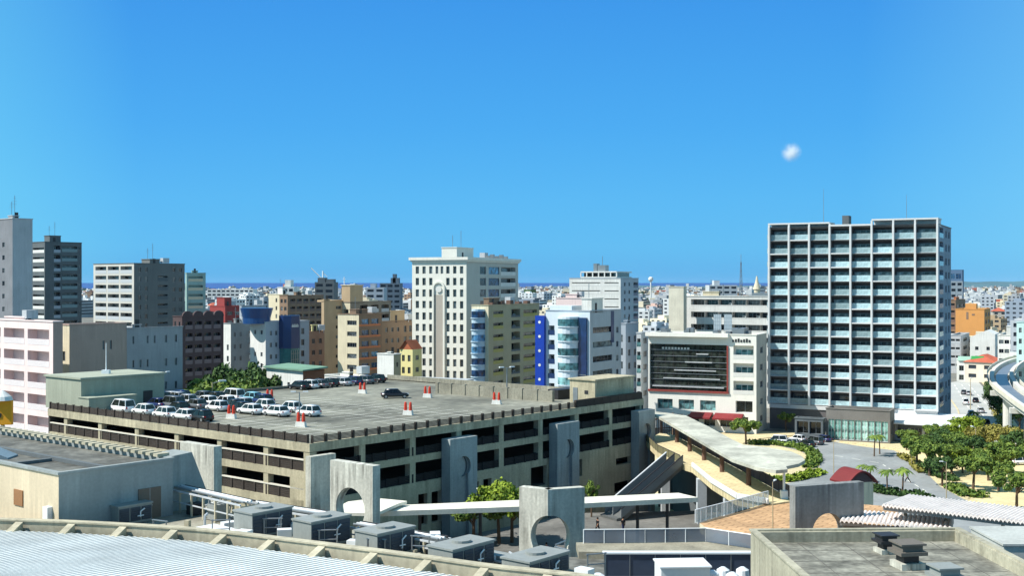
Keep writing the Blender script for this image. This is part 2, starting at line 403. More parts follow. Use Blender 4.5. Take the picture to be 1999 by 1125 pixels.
# ---------------------------------------------------------------- the parking garage
M_BEAM = mat('garage_beige_concrete', (184, 174, 146), streak=.4, var=.22, bump=.2)
M_DECK = mat('garage_deck_concrete', (130, 129, 116), var=.48, scale=.10, fine=.9, bump=.3)
M_PANEL = mat('dark_brown_louvre', (66, 58, 52), var=.25, fine=3)
M_PANB = mat('black_louvre', (34, 33, 34), var=.25, fine=3)
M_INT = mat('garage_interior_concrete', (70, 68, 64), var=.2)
M_PIER = mat('weathered_blue_grey_concrete', (160, 166, 164), streak=.3, var=.16, bump=.2)
M_RAIL = mat('pale_rail_concrete', (214, 208, 192), streak=.15, var=.1)
GD = 123.; GT = R(50); GX = ray(605, GD); gu = (math.cos(GT), math.sin(GT)); gv = (-gu[1], gu[0])
def gl(px, d):
    k = (px-1000)/F; return (k*GD-GX)/(d[0]-k*d[1])
GA = gl(1256, gu); GB = gl(95, gv); ZD = 17.1
print('garage', GA, GB)
gar = empty('parking_garage', (GX, GD, 0), GT, 'long beige concrete parking garage with open storeys and cars on its roof deck', 'parking garage')
def gw(x, y): return (GX+gu[0]*x+gv[0]*y, GD+gu[1]*x+gv[1]*y)
def gpx(px, py, z=ZD):   # pixel on the deck plane -> garage local
    X, Y, _ = g(px, py, z); dx, dy = X-GX, Y-GD
    return (dx*gu[0]+dy*gu[1], dx*gv[0]+dy*gv[1])
b = MB(); b.box(.35, .35, ZD-.3, GA-.35, GB-.35, ZD); b.build('roof_deck', M_DECK, gar)
for z in (14.0, 10.9, 7.8, 4.2):
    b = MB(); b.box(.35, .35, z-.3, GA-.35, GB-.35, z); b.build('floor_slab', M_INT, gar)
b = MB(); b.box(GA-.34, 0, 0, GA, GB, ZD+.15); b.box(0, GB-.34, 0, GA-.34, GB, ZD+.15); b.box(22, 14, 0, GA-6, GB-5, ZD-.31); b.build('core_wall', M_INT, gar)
def beam(z0, z1, x0=0., x1=None, y0=0., y1=None, pr=0.):
    b = MB(); x1 = GA if x1 is None else x1; y1 = GB if y1 is None else y1
    b.box(-pr, -pr, z0, x1, .34, z1); b.box(-pr, .34, z0, .34, y1, z1); b.build('edge_beam', M_BEAM, gar)
beam(16.25, ZD+.06, pr=.10); beam(13.35, 14.15); beam(10.25, 11.05); 
# lower walls
b = MB()
opsr = []
for px0, px1, z0, z1 in ((1146-3, 1163, 7.9, 10), (1037, 1068, 7.6, 10.2), (1037, 1068, 3.5, 6.3), (1203, 1232, 8.2, 9.2), (1200, 1232, 4.4, 5.8), (915, 935, 6.0, 9.8), (944, 960, 6.5, 9.9), (817, 835, 6.0, 9.6), (843, 862, 6.0, 9.6), (1112, 1137, 7.8, 10.1), (1112, 1137, 3.4, 6)):
    opsr.append((round(gl(px0, gu), 3), round(gl(px1, gu), 3), z0, z1, .6))
opsr = [o for i, o in enumerate(opsr) if i != 0]
wallgrid(b, (0, 0), (1, 0), (0, -1), GA, 0, 10.25, opsr)
opsl = [(2+7.6*i, 8+7.6*i, 8.0, 9.3, 1.2) for i in range(int((GB-9)/7.6))]
wallgrid(b, (0, GB), (0, -1), (-1, 0), GB, 0, 10.25, opsl)
b.build('lower_wall', M_BEAM, gar)
# columns
for i in range(1, 9):
    x = GA*i/8-.35
    b = MB(); b.box(x-.45, .04, 10.2, x+.45, .85, 16.3); b.build('column', M_BEAM, gar)
for i in range(1, 7):
    y = GB*i/6.4-1.0
    b = MB(); b.box(.04, y-.4, 10.2, .8, y+.4, 16.3); b.build('column', M_BEAM, gar)
b = MB(); b.box(-.05, -.05, 0, .9, .9, 16.2); b.build('column', M_BEAM, gar)
b = MB(); b.box(.0, .9, 10.3, .5, 3.2, 13.4); b.build('corner_panel', M_BEAM, gar)
# storey railings: pale top rail over a dark louvre panel
def louvre(side, a0, a1, z0, z1, m=M_PANEL, posts=2.0, top=True, pr=.0, light=False):
    b = MB()
    def bx(s0, s1, d0, d1, c0, c1, mi):
        if side == 'r': b.box(s0, d0-pr, c0, s1, d1-pr, c1, mi)
        else: b.box(d0-pr, s0, c0, d1-pr, s1, c1, mi)
    n = max(1, int((a1-a0)/posts)); st = (a1-a0)/n
    k = 5
    for j in range(k):
        c = z0+(z1-z0-.1)*(j+.15)/k; bx(a0, a1, .12, .17, c, c+(z1-z0)/k*(.8 if not light else .55), 0)
    for i in range(n+1):
        c = a0+st*i; bx(max(a0, c-.14), min(a1, c+.14), .03, .3, z0-(.35 if light else 0), z1, 0)
    if top: bx(a0, a1, .0, .3, z1+.003, z1+.14, 1)
    b.build('storey_railing', [m, M_RAIL], gar)
for z in (14.15, 11.05):
    louvre('l', 1.0, GB-.4, z, z+1.12); louvre('r', 1.0, GA-.4, z, z+1.0, top=False, m=M_PANB)
louvre('l', .3, GB-.4, 17.2, 18.1, posts=1.9, top=False, pr=.12); louvre('r', .3, GA-.4, 17.2, 18.0, posts=1.9, top=False, pr=.12, light=True)
b = MB(); b.box(GA*.74, -.06, 17.2, GA-.4, .3, 18.15); b.build('parapet_panel', M_PANEL, gar)
# tall piers with round keyhole recess
def arcpts(cx, cz, r, a0, a1, n): return [(cx+r*math.cos(a0+(a1-a0)*i/n), cz+r*math.sin(a0+(a1-a0)*i/n)) for i in range(n+1)]
for px0, px1, ty in ((861, 914, 853), (1071, 1114, 824), (1231, 1262, 800)):
    x0, x1 = gl(px0, gu), gl(px1, gu); wd = x1-x0; Y = GD+gu[1]*(x0+x1)/2; zt = zat(ty, Y); cz = zt-3.6*wd/5; r = wd*.26
    rt = MB(); rt.box(x0, -1.1, 0, x1, -.13, zt)
    pier = rt.build('pier', M_PIER, gar)
    # proud face sheet with keyhole opening: ring plus slot
    cx = (x0+x1)/2; sw = wd*.20
    a0 = math.asin(-.92); pr = [(x0, 0.), (cx-sw, 0.), (cx-sw, cz-.5*r)]
    ring = [p for p in arcpts(cx, cz, r, -math.pi*.72, -math.pi*2.28, 26)]
    pr = [(x0, 0.), (cx-sw, 0.), ring[0]]+ring[1:]+[(cx+sw, 0.), (x1, 0.), (x1, zt), (x0, zt)]
    s = MB(); s.slab([(p, q) for p, q in pr], (0, -1.5), (1, 0), (0, -1), .395)
    s.build('face_slab', M_PIER, pier)
    c = MB(); cr = [(cx+r*.97*math.cos(t), cz+r*.97*math.sin(t)) for t in [math.pi*(.5-k/14) for k in range(15)]]+[(cx+r*.62*math.cos(t), cz+r*.93*math.sin(t)) for t in [math.pi*(-.46+.92*k/12) for k in range(13)]]
    c.slab([(p, q) for p, q in cr], (0, -1.3), (1, 0), (0, -1), .19); c.build('shade_crescent', DGREY, pier)  # dark slab painted in for the shade inside the round recess
# deck structures that belong to the building
b = MB(); lw0 = gpx(855, 768); lw1 = gpx(1078, 785)
d = Vector(lw1)-Vector(lw0); n = Vector((-d.y, d.x)).normalized()*.25
def wallseg(b, p, q, z0, z1, t=.25):
    p, q = Vector(p), Vector(q); n = (q-p).orthogonal().normalized()*t/2
    b.prism([tuple(p-n), tuple(q-n), tuple(q+n), tuple(p+n)], z0, z1)
wallseg(b, lw0, lw1, ZD, ZD+1.5, .3)
for i in range(9):
    p = Vector(lw0).lerp(Vector(lw1), i/8); b.box(p.x-.25, p.y-.25, ZD, p.x+.25, p.y+.25, ZD+1.62)
b.build('ramp_wall', mat('aged_grey_concrete', (152, 148, 132), streak=.4, var=.3), gar)
b = MB(); wallseg(b, gpx(1080, 780), gpx(1118, 776), ZD, ZD+1.4, 2.); wallseg(b, gpx(1119, 776), gpx(1150, 773), ZD, ZD+1.3, 2.); b.build('ramp_cover', DMETAL, gar)
# stair box at the right end
sb = MB(); s0 = gl(1180, gu); sb.box(s0-.5, 1.2, ZD, s0+9.0, 5.6, ZD+3.2); sb.box(s0-.7, 1.0, ZD+3.203, s0+9.2, 5.8, ZD+3.4)
sbo = sb.build('stair_housing', M_BEAM, gar)
b = MB(); b.box(s0-.56, 2.4, ZD+1.3, s0-.503, 3.0, ZD+1.8); b.build('vent', DMETAL, sbo)
b = MB(); b.box(s0-.56, 4.2, ZD+.05, s0-.503, 5.0, ZD+2.1); b.build('door', METAL, sbo)
M_PENT = mat('grey_green_render', (160, 164, 146), streak=.16, var=.1)
# stair house at the left back corner of the deck
def gy(px): return gl(px, gv)
yc = gl(137, gv)-1
pb = MB(); pb.box(1.0, yc, ZD, 13.5, yc+9, ZD+4.2); pb.box(.8, yc-.2, ZD+4.203, 13.7, yc+9.2, ZD+4.45)
pen = pb.build('lift_housing', M_PENT, gar)
b = MB(); b.box(.6, yc-2.6, ZD, 7.5, yc-.01, ZD+1.9); b.box(.5, yc-2.7, ZD+1.903, 7.6, yc-.01, ZD+2.0); b.build('low_annex', M_PENT, pen)
b = MB(); b.box(10.2, yc-.08, ZD+.05, 11.6, yc-.02, ZD+2.1); b.build('door', DMETAL, pen)
# back parapet of the deck and hedge-side wall
b = MB(); b.box(.4, GB-.34, ZD, GA-.34, GB-.1, ZD+.45); b.box(GA-.34, .4, ZD, GA-.1, GB-.34, ZD+.9); b.build('parapet', mat('aged_grey_concrete', (152, 148, 132), streak=.4, var=.3), gar)
# parking bay lines
for k, (xa_, n_) in enumerate(((8.5, 18), (22., 18), (30., 15))):
    b = MB(); b.box(xa_, 4, ZD+.004, xa_+.1, 4+2.5*n_ if 4+2.5*n_ < GB-3 else GB-3, ZD+.010)
    for i in range(n_):
        y = 4+2.5*i
        if y < GB-3.2: b.box(xa_+.1, y, ZD+.004, xa_+4.6, y+.1, ZD+.010); b.box(xa_-4.5, y, ZD+.004, xa_, y+.1, ZD+.010)
    tag(b.build('bay_marking', M_LINE, gar), kind='stuff')
# ---------------------------------------------------------------- cars
CP = {k: mat('car_paint_'+k, c, rough=.28, var=.04, spec=.6) for k, c in dict(white=(232,233,232), silver=(168,172,176), black=(26,27,30), navy=(34,48,92), blue=(60,110,180), red=(160,36,34), grey=(96,100,104), beige=(186,172,140), cyan=(140,196,208)).items()}
M_TYRE = mat('tyre_rubber', (32, 32, 33), var=.1); M_RIM = mat('wheel_rim', (170, 172, 174), rough=.3, metal=.7, var=.05)
M_HL = mat('headlight_lens', (220, 224, 226), rough=.1, var=0, spec=.8); M_TL = mat('taillight_lens', (150, 20, 18), rough=.2, var=0)
def bev(name, mb, mats, w, seg=2):
    me = mb.mesh(name, mats); bm = bmesh.new(); bm.from_mesh(me); bmesh.ops.remove_doubles(bm, verts=bm.verts, dist=1e-4)
    bmesh.ops.bevel(bm, geom=bm.edges[:], offset=w, segments=seg, affect='EDGES', clamp_overlap=True); bmesh.ops.recalc_face_normals(bm, faces=bm.faces)
    for f in bm.faces: f.smooth = True
    bm.to_mesh(me); bm.free(); return me
def make_car(kind, L_, W_, H_, hood, tail):
    root = empty('parked_car', (0, 0, -50), 0, 'car', 'car')
    hl = L_/2; wz = .84 if H_ < 1.6 else .98
    b = MB(); prof = [(-hl, .32), (-hl+.1, .24), (hl-.1, .24), (hl, .34), (hl, .62), (hl-.15, wz-.12), (hl-hood, wz+.02), (-hl+tail, wz+.04), (-hl+.05, wz-.04)]
    b.slab(prof, (0, -W_/2), (1, 0), (0, -1), W_)
    put('body', bev('body', b, [CP['white']], .07), root)
    x0, x1 = -hl+tail*.6+.02, hl-hood+.15; tx0, tx1 = x0+.28, x1-.62; hw, tw = W_/2-.05, W_/2-.22
    gm = MB(); zt = H_-.06
    P = [(x0,-hw,wz),(x1,-hw,wz),(x1,hw,wz),(x0,hw,wz)]; T = [(tx0,-tw,zt),(tx1,-tw,zt),(tx1,tw,zt),(tx0,tw,zt)]
    for i in range(4): j = (i+1) % 4; gm.quad(P[i], P[j], T[j], T[i])
    gm.build('windows', GLK, root)
    rm = MB(); n = len(rm.v); rm.box(tx0-.04, -tw-.03, zt-.02, tx1+.04, tw+.03, H_); rf = put('roof', bev('roof', rm, [CP['white']], .03), root)
    pm = MB(); pm.box(tx0-.03, -tw-.02, zt-.035, tx1+.03, tw+.02, zt-.021)
    for i in range(4): pm.tube(P[i], T[i], .055, 4)
    for s in (-1, 1):
        xm = (x0+x1)/2-.1; pm.tube((xm, s*(hw+.005), wz), (xm, s*(tw+.01), zt), .05, 4)
    pm.build('pillars', CP['white'], root)
    for sx_ in (-1, 1):
        for sy in (-1, 1):
            cx, cy = sx_*(hl-.68), sy*(W_/2-.08)
            t = MB(); t.tube((cx, cy-.1, .31), (cx, cy+.1, .31), .31, 14); wv = t.build('wheel', M_TYRE, root)
            t = MB(); t.tube((cx, cy+sy*.095, .31), (cx, cy+sy*.115, .31), .19, 10); t.build('rim', M_RIM, wv)
    for sy in (-1, 1):
        t = MB(); t.box(hl-.12, sy*(W_/2-.32)-.16, .55, hl+.012, sy*(W_/2-.32)+.16, .72); t.build('headlight', M_HL, root)
        t = MB(); t.box(-hl-.012, sy*(W_/2-.18)-.10, .62, -hl+.1, sy*(W_/2-.18)+.10, wz-.05); t.build('taillight', M_TL, root)
    return root
PROTO = {'hatch': make_car('hatch', 3.7, 1.62, 1.5, .95, .3), 'sedan': make_car('sedan', 4.3, 1.68, 1.44, 1.2, .85), 'van': make_car('van', 4.2, 1.7, 1.85, .6, .15)}
USED = set()
def car(kind, col, x, y, z, rz, label, group):
    src = PROTO[kind]
    if kind not in USED: USED.add(kind); r = src; r.location = (x, y, z); r.rotation_euler.z = rz; r['label'] = label; r['group'] = group
    else: r = copy_thing(src, (x, y, z), rz, label); r['group'] = group
    for c in r.children:
        if c.name.split('.')[0] in ('body', 'roof', 'pillars'):
            c.material_slots[0].link = 'OBJECT'; c.material_slots[0].material = CP[col]
    return r
RG = 'cars parked on the garage roof'
deck = [ # px, py(base), kind, colour, along, label
 (240, 806, 'van', 'white', 1, 'white van at the left end of the front row on the garage roof'),
 (281, 810, 'hatch', 'white', 1, 'white hatchback in the front roof row, next to the leftmost white van'),
 (322, 816, 'hatch', 'white', 1, 'white hatchback in the front roof row, close behind the dark railing, third from the left'),
 (362, 820, 'sedan', 'white', 1, 'white saloon in the front roof row beside the black hatchback'),
 (393, 823, 'hatch', 'black', 1, 'black hatchback at the right end of the left-hand front row on the garage roof'),
 (308, 797, 'sedan', 'navy', 1, 'dark blue saloon in the second roof row behind the white hatchbacks'),
 (338, 799, 'van', 'grey', 1, 'dark grey van in the second roof row beside the dark blue saloon'),
 (365, 790, 'hatch', 'silver', 1, 'silver hatchback in the third roof row, leftmost of its row'),
 (383, 799, 'sedan', 'grey', 1, 'grey saloon in the second roof row, right of the dark grey van'),
 (404, 792, 'sedan', 'white', 1, 'white saloon in the third roof row, next to the silver hatchback'),
 (425, 803, 'hatch', 'white', 1, 'white hatchback standing left of the red barrier posts on the garage roof'),
 (456, 800, 'sedan', 'black', 1, 'black saloon right behind the red barrier posts among the white cars'),
 (456, 783, 'van', 'white', 1, 'tall white van at the back of the roof rows, in front of the green trees'),
 (492, 785, 'hatch', 'cyan', 1, 'pale turquoise hatchback at the back of the roof rows near the second red barrier'),
 (512, 789, 'sedan', 'navy', 1, 'dark blue saloon beside the pale turquoise hatchback on the garage roof'),
 (473, 797, 'hatch', 'silver', 1, 'silver hatchback between the black saloon and the white cars'),
 (490, 809, 'sedan', 'white', 1, 'white saloon, leftmost of the four white cars in the middle of the garage roof'),
 (516, 800, 'hatch', 'white', 1, 'white hatchback behind the first two of the four middle white cars'),
 (541, 813, 'sedan', 'white', 1, 'white saloon, second of the four white cars, nearest the roof lamp'),
 (568, 805, 'hatch', 'white', 1, 'white hatchback behind the roof lamp, third of the four white cars'),
 (603, 813, 'hatch', 'white', 1, 'white hatchback at the right end of the rows, nearest the barrier by the roof corner'),
 (348, 806, 'hatch', 'black', 1, 'black hatchback wedged behind the white saloon of the front roof row'),
 (440, 793, 'hatch', 'white', 1, 'white hatchback directly left of the black saloon, one row back'),
 (470, 806, 'hatch', 'black', 1, 'black hatchback just left of the four middle white cars'),
 (346, 785, 'hatch', 'silver', 1, 'silver hatchback at the back left of the roof rows, near the tall white van'),
 (420, 784, 'sedan', 'black', 1, 'black saloon at the back of the rows, left of the tall white van'),
 (395, 783, 'hatch', 'grey', 1, 'grey hatchback at the back of the rows behind the third row white saloon'),
 (771, 778, 'sedan', 'black', 0, 'black saloon standing alone in the middle of the empty garage roof'),
]
for px, py, k, c, al, lab in deck:
    x, y, _ = g(px, py, ZD); car(k, c, x, y, ZD+.006, GT+(math.pi/2 if al else R(-38)), lab, RG).scale = (.92, .92, .95)
# back row along the far parapet
cols = ['navy', 'black', 'grey', 'silver', 'navy', 'black', 'white', 'grey', 'black', 'silver', 'navy', 'grey', 'black', 'white', 'black', 'silver']
names = dict(navy='dark blue', black='black', grey='grey', silver='silver', white='white')
pos = [277, 296, 315, 334, 353, 585, 604, 623, 644, 668, 690, 712, 735, 790, 812, 834]
nb = {277: 'beside the lift housing', 585: 'in front of the white green-roofed building', 735: 'behind the back red barrier', 790: 'behind the lone black saloon'}
prev = None
yb = GB-3.0
for i, px in enumerate(pos):
    k = (px-1000)/F   # slide along the far parapet: local y = yb
    # solve world point on line y=yb with pixel px
    bx, by = gw(0, yb); t = (k*by-bx)/(gu[0]-k*gu[1])
    if t < 2 or t > GA-3: continue
    X, Y = gw(t, yb); cc = cols[i]
    lab = '%s %s by the far roof parapet, %s' % (names[cc], ['hatchback', 'saloon'][i % 2], nb.get(px) or ('next to the %s' % prev))
    prev = ('%s %s on its left' if px not in (334, 353, 712, 735) else '%s %s to its left') % (names[cc], ['hatchback', 'saloon'][i % 2])
    if px == 604: lab = 'black... '
    car(['hatch', 'sedan'][i % 2], cc, X, Y, ZD+.006, GT+math.pi/2, lab if px != 604 else 'grey hatchback'[:0]+names[cc]+' hatchback parked along the far roof parapet, in front of the brown side wall', 'cars along the far roof parapet')
# ---------------------------------------------------------------- deck barriers and lamps
M_RED = mat('red_cone_plastic', (206, 66, 46), var=.12, rough=.6)
def make_barrier():
    r = empty('traffic_barrier', (0, 0, 0), 0, 'x', 'traffic barrier', 'red and white barriers on the garage roof')
    b = MB(); b.slab([(-1.0, 0), (1.0, 0), (.85, .75), (-.85, .75)], (0, -.3), (1, 0), (0, -1), .6); b.build('base', WHITE, r)
    for s in (-.52, .52):
        c = MB(); c.lathe(s, 0, [(.30, .755), (.29, .85), (.26, 1.6), (.20, 2.0), (.06, 2.1)], 10); p = c.build('post', M_RED, r)
    return r
bar0 = make_barrier(); first = True
for px, py, lab in ((588, 834, 'two red posts on a white block near the front corner of the garage roof'),
    (797, 811, 'two red posts on a white block below the lone black saloon'),
    (970, 790, 'two red posts on a white block in front of the low concrete ramp wall'),
    (835, 777, 'two red posts without much base showing, right of the lone black saloon'),
    (708, 769, 'two red posts on a white block near the far parapet, left of the black saloon'),
    (527, 784, 'two red posts on a white block at the right end of the back car row'),
    (452, 818, 'two red posts standing among the parked white cars')):
    x, y, _ = g(px, py, ZD)
    o = bar0 if first else copy_thing(bar0, (x, y, ZD+.01), GT, lab)
    o.scale = (.7, .7, .8); o.location = (x, y, ZD+.01); o.rotation_euler.z = GT+R(-75); o['label'] = lab; first = False
def make_lamp(hh=7.0, arms=2):
    r = empty('roof_lamp', (0, 0, 0), 0, 'x', 'lamp')
    b = MB(); b.tube((0, 0, 0), (0, 0, hh), .10, 8, .06); b.build('pole', METAL, r)
    b = MB(); b.box(-.25, -.25, 0, .25, .25, .35); b.build('base', M_RAIL, r)
    for s in ((-1, 1) if arms == 2 else (1,)):
        a = MB(); a.tube((0, 0, hh-.1), (s*.9, 0, hh+.05), .04, 6); ar = a.build('arm', METAL, r)
        a = MB(); a.box(s*.75-.3, -.14, hh, s*.75+.3, .14, hh+.12); a.build('lamp_head', WMETAL, ar)
    return r
lamp0 = make_lamp(3.6); first = True
for px, py, rz, sc, lab in ((585, 824, 0, 1, 'double-headed lamp on the garage roof among the white cars'), (990, 775, .5, 1.2, 'tall pole lamp behind the low ramp wall on the garage roof'),
                    (320, 775, 1, 1, 'pole lamp beside the lift housing on the garage roof')):
    x, y, _ = g(px, py, ZD); o = lamp0 if first else copy_thing(lamp0, (x, y, ZD), rz, lab); first = False
    o.location = (x, y, ZD); o.rotation_euler.z = rz; o['label'] = lab; o.scale = (sc, sc, sc); o['group'] = 'lamps on the garage roof'
p = MB(); x, y = gw(7, yc+4); p.tube((0, 0, 0), (0, 0, 4.2), .09, 6, .05); p.box(-.5, -.4, 0, .5, .4, .5)
wp = p.build('flag_pole', WMETAL, None, (x, y, ZD+4.45)); tag(wp, 'white thin pole standing on the roof of the lift housing', 'pole')
# ---------------------------------------------------------------- named buildings, left
B = bld('apartment_tower', 'tall plain grey tower at the left edge with one column of small windows', -60, 25, 64, 276, 426, 50, GREYW, lmat=mat('shade_grey_render', (128, 130, 134), streak=.14), left=pat(3, 12, 5.6, 3.05, 1.1, w=.18), right=pat(1, 1, 60, 3, 1), cat='tower')  # left face gets a darker grey as painted shade
rooftop(B, .35, .15, .3, .1, 1.2, ant=2, tank=False)
B = bld('apartment_tower', 'slim dark grey tower with white balconies on its left side, beside the plain grey tower', 62, 88, 160, 400, 472, 50, DGREY,
  left=pat(1, 13, 2.0, 3.2, 1.7, w=.92, x0=.08, x1=.98, kind='bal', dep=1.2, rail=WHITE), right=[pat(1, 13, 1.2, 3.2, 2.4, x0=.24, x1=.42, w=.95, kind='bal', dep=1.6, rail=BLUEG), pat(1, 13, 1.4, 3.2, 1.9, x0=.46, x1=.88, w=.98, kind='bal', dep=1.1, rail=mat('teal_grey_panel', (128, 148, 150), var=.1)), pat(1, 13, 1.4, 3.2, 1.2, x0=.90, x1=.98)], cat='tower')
rooftop(B, .2, .2, .3, .4, 2.6, ant=2, tank=False)
B = bld('apartment_block', 'grey block with a beige grid of balconies on its left side, behind the pink building', 183, 262, 361, 345, 514, 50, mat('dark_warm_grey_render', (112, 114, 112), streak=.15, var=.1),
  left=pat(3, 9, .85, 2.76, 2.1, w=.88, x0=.03, x1=.97, kind='bal', dep=1.4, rail=LGREY), lmat=mat('beige_grid_render', (198, 194, 184), streak=.12, var=.08),
  right=[pat(2, 7, 1.2, 2.76, 1.4, x0=.05, x1=.3, w=.35), pat(1, 6, 3.7, 2.76, 1.5, x0=.4, x1=.72, w=.6, kind='bal', dep=1.2, rail=DGREY), pat(2, 7, 1.2, 3.0, 1.3, x0=.72, x1=.98, w=.4)])
rooftop(B, .55, .3, .2, .2, 1.8, ant=2)
B = bld('apartment_block', 'pale green block with cream balcony bands, right of the beige-grid block', 362, 365, 402, 430, 533, 50, mat('pale_green_render', (152, 180, 172), streak=.1), right=pat(1, 8, 1.2, 3.3, 1.9, x0=.08, x1=.86, w=.98, kind='bal', dep=1.2, rail=CREAM))
rooftop(B, .3, .3, .3, .3, 1.2, ant=0, tank=False)
B = bld('apartment_block', 'pinkish white block with wide open balconies at the left edge behind the garage', -84, 104, 123, 205, 628, 50, PINKW, rmat=MUVE,
  left=pat(4, 5, 1.5, 3.85, 2.7, w=.86, x0=.02, x1=.98, kind='bal', dep=2.4, rail=mat('pale_rail_render', (226, 216, 214), streak=.1)), right=pat(1, 1, 50, 3, 1), maxlen=(20, 60))
rooftop(B, .3, .3, .5, .2, .9, ant=0, tank=True)
D2 = 216.
B2 = bld('apartment_block', 'large mauve-brown block with a sunlit yellow corner strip, behind the lift housing', 114, 136, 248, D2, 634, 50, MUVE, lmat=CREAM, left=pat(1, 4, 5, 6.2, 1.8, w=.3), right=pat(2, 3, 3.2, 6.3, 1.7, x0=.52, x1=.78, w=.28), par=.4)
XX = B2.root.location+Vector((B2.u[0]*(B2.a+.05), B2.u[1]*(B2.a+.05), 0))
B = bld('apartment_block', 'blue-grey plain walled block adjoining the mauve-brown block, beside the dark tiled building', 246.5, 248.2, 357, XX.y, 641, 50, mat('cool_grey_render', (172, 166, 168), streak=.22, var=.12), left=pat(1, 1, 60, 3, 1), right=[pat(4, 4, 1.6, 4.6, 1.5, x0=.05, x1=.55, w=.25, skip={(0, 1), (1, 3)}), pat(2, 4, 1.6, 4.6, 1.5, x0=.6, x1=.97, w=.22)])
rooftop(B, .1, .3, .15, .2, 1.0, ant=0, tank=False)
B = bld('apartment_block', 'dark brown tiled block with rows of rounded balconies and an arched roofline', 338, 356, 437, 300, 618, 50, DBROWN, right=pat(4, 7, 1.4, 3.0, 1.9, w=.72, kind='bal', dep=1.2, rail=mat('dusky_pink_tile', (128, 112, 112), var=.12)), left=pat(2, 7, 1.4, 3.0, 1.3, w=.4))
for i in range(4):
    b = MB(); cx = B.a*(i+.5)/4; r = B.a/8*.95
    pr = [(cx-r, B.h)]+[(cx+r*math.cos(t), B.h+.1+r*.8*math.sin(t)) for t in [math.pi-math.pi*k/10 for k in range(11)]]+[(cx+r, B.h)]
    b.slab(pr, (0, -.2), (1, 0), (0, -1), .5); b.build('roof_arch', DBROWN, B.root)
B = bld('shop_building', 'red walled building with a pale rooftop box, behind the dark tiled block', 410, 440, 474, 420, 598, 50, REDB, left=pat(3, 5, 2, 3.2, 1.4, w=.5), right=pat(2, 5, 2, 3.2, 1.2, w=.7))
rooftop(B, .05, .1, .4, .5, 3.4, REDB, tank=True)
B = bld('office_building', 'pale blue-grey block with two small windows near its top, behind the white stairway building', 468, 472, 520, 400, 597, 50, BLUEG, right=pat(2, 5, 3.0, 3.4, 1.3, x0=.5, x1=.95, w=.5), left=pat(1, 1, 60, 3, 1))
rooftop(B, .3, .3, .2, .2, 1.5)
B = bld('shop_building', 'grey walled building with a white left face, right of the dark tiled block', 433, 451, 492, 332, 632, 50, mat('mid_grey_render', (146, 150, 150), streak=.15), lmat=WHITE, left=pat(1, 3, 6, 3.2, 1.6, w=.4, x0=.4, x1=.95), right=pat(2, 4, 2.5, 3.4, 1.3, x0=.05, x1=.6, w=.3))
st = MB()
for i in range(4):
    z = B.h-2.2-i*3.1; x0 = B.a*.74; x1 = B.a*.99
    st.slab([(x0, z-1.8), (x1, z), (x1, z+1.0), (x0, z-.8)], (0, -1.4), (1, 0), (0, -1), .12); st.box(x1-.8, -1.4, z-.2, x1, 0, z)
st.build('outside_stairs', WHITE, B.root)
rooftop(B, .4, .4, .2, .2, 1.6, ant=1)
B = bld('office_building', 'white and blue-grey office with dark blue glass front and round blue rooftop drum', 489, 519, 604, 308, 629, 50, BLUEG, lmat=WHITE,
  left=pat(2, 5, 2.2, 2.9, 1.1, w=.32, x0=.1, x1=.95, skip={1}), right=[pat(2, 5, 2.4, 3.1, 1.2, x0=.06, x1=.3, w=.4), pat(1, 5, 2.0, 3.0, 1.6, x0=.75, x1=.95, w=.35)])
xa, xb = B.sx(545, 'r'), B.sx(578, 'r')
b = MB(); b.prism([(xa, -.02), (xa, -1.8), (xa+1.5, -3.2), (xb-1.5, -3.2), (xb, -1.8), (xb, -.02)], B.h*.70, B.h+1.6); tw = b.build('blue_glass_front', NAVY, B.root)
b = MB(); b.prism([(xa+.2, -.02), (xa+.2, -1.9), (xa+1.6, -3.1), (xb-1.6, -3.1), (xb-.2, -1.9), (xb-.2, -.02)], 0, B.h*.70-.003); b.build('green_glass_front', mat('green_glass', (54, 112, 112), rough=.15, spec=.7, var=.3, fine=2), tw)
b = MB()
for i in range(10): zc = .8+i*1.6; b.box(xa-.02, -3.26, zc, xb+.02, -1.7, zc+.08) if False else b.box(xa+1.5, -3.28, zc, xb-1.5, -3.205, zc+.09)
for i in range(5): xx = xa+1.5+(xb-xa-3)*i/4; b.box(xx-.05, -3.29, .3, xx+.05, -3.206, B.h*.68)
b.build('mullions', METAL, tw)
b = MB()
for i in range(9): xx = xa+1.7+(xb-xa-3.4)*i/9; b.box(xx, -3.25, B.h-1.5, xx+(xb-xa-3.4)/13, -3.205, B.h-.9+.25*(i % 2))
b.build('sign_lettering', WHITE, tw)
b = MB(); b.lathe(B.sx(541, 'r')-3.5, 4.0, [(3.6, B.h-.5), (3.6, B.h+1), (4.3, B.h+3.6)], 28); b.build('rooftop_drum', mat('drum_blue', (30, 70, 120), rough=.3, spec=.5, var=.1), B.root)
B = bld('apartment_block', 'brown apartment block with dark openings in front of the sea, behind the blue drum building', 546, 562, 632, 460, 577, 50, BROWN, left=pat(2, 5, 1.5, 3, 1.5, w=.6), right=pat(5, 5, 1.4, 3.0, 1.9, w=.74, kind='bal', dep=1.3, rail=mat('brown_rail', (120, 100, 92))))
rooftop(B, .3, .3, .15, .3, 1.6)
B = bld('apartment_block', 'cream low block with two dark windows, left of the brown apartment block', 525, 553, 563, 470, 575, 50, CREAM, left=pat(2, 4, 1.6, 3.2, 1.6, w=.4, x0=.4, x1=.95), right=pat(1, 4, 1.6, 3.2, 1.4, w=.5))
rooftop(B, .2, .1, .5, .35, 3.2, WHITE)
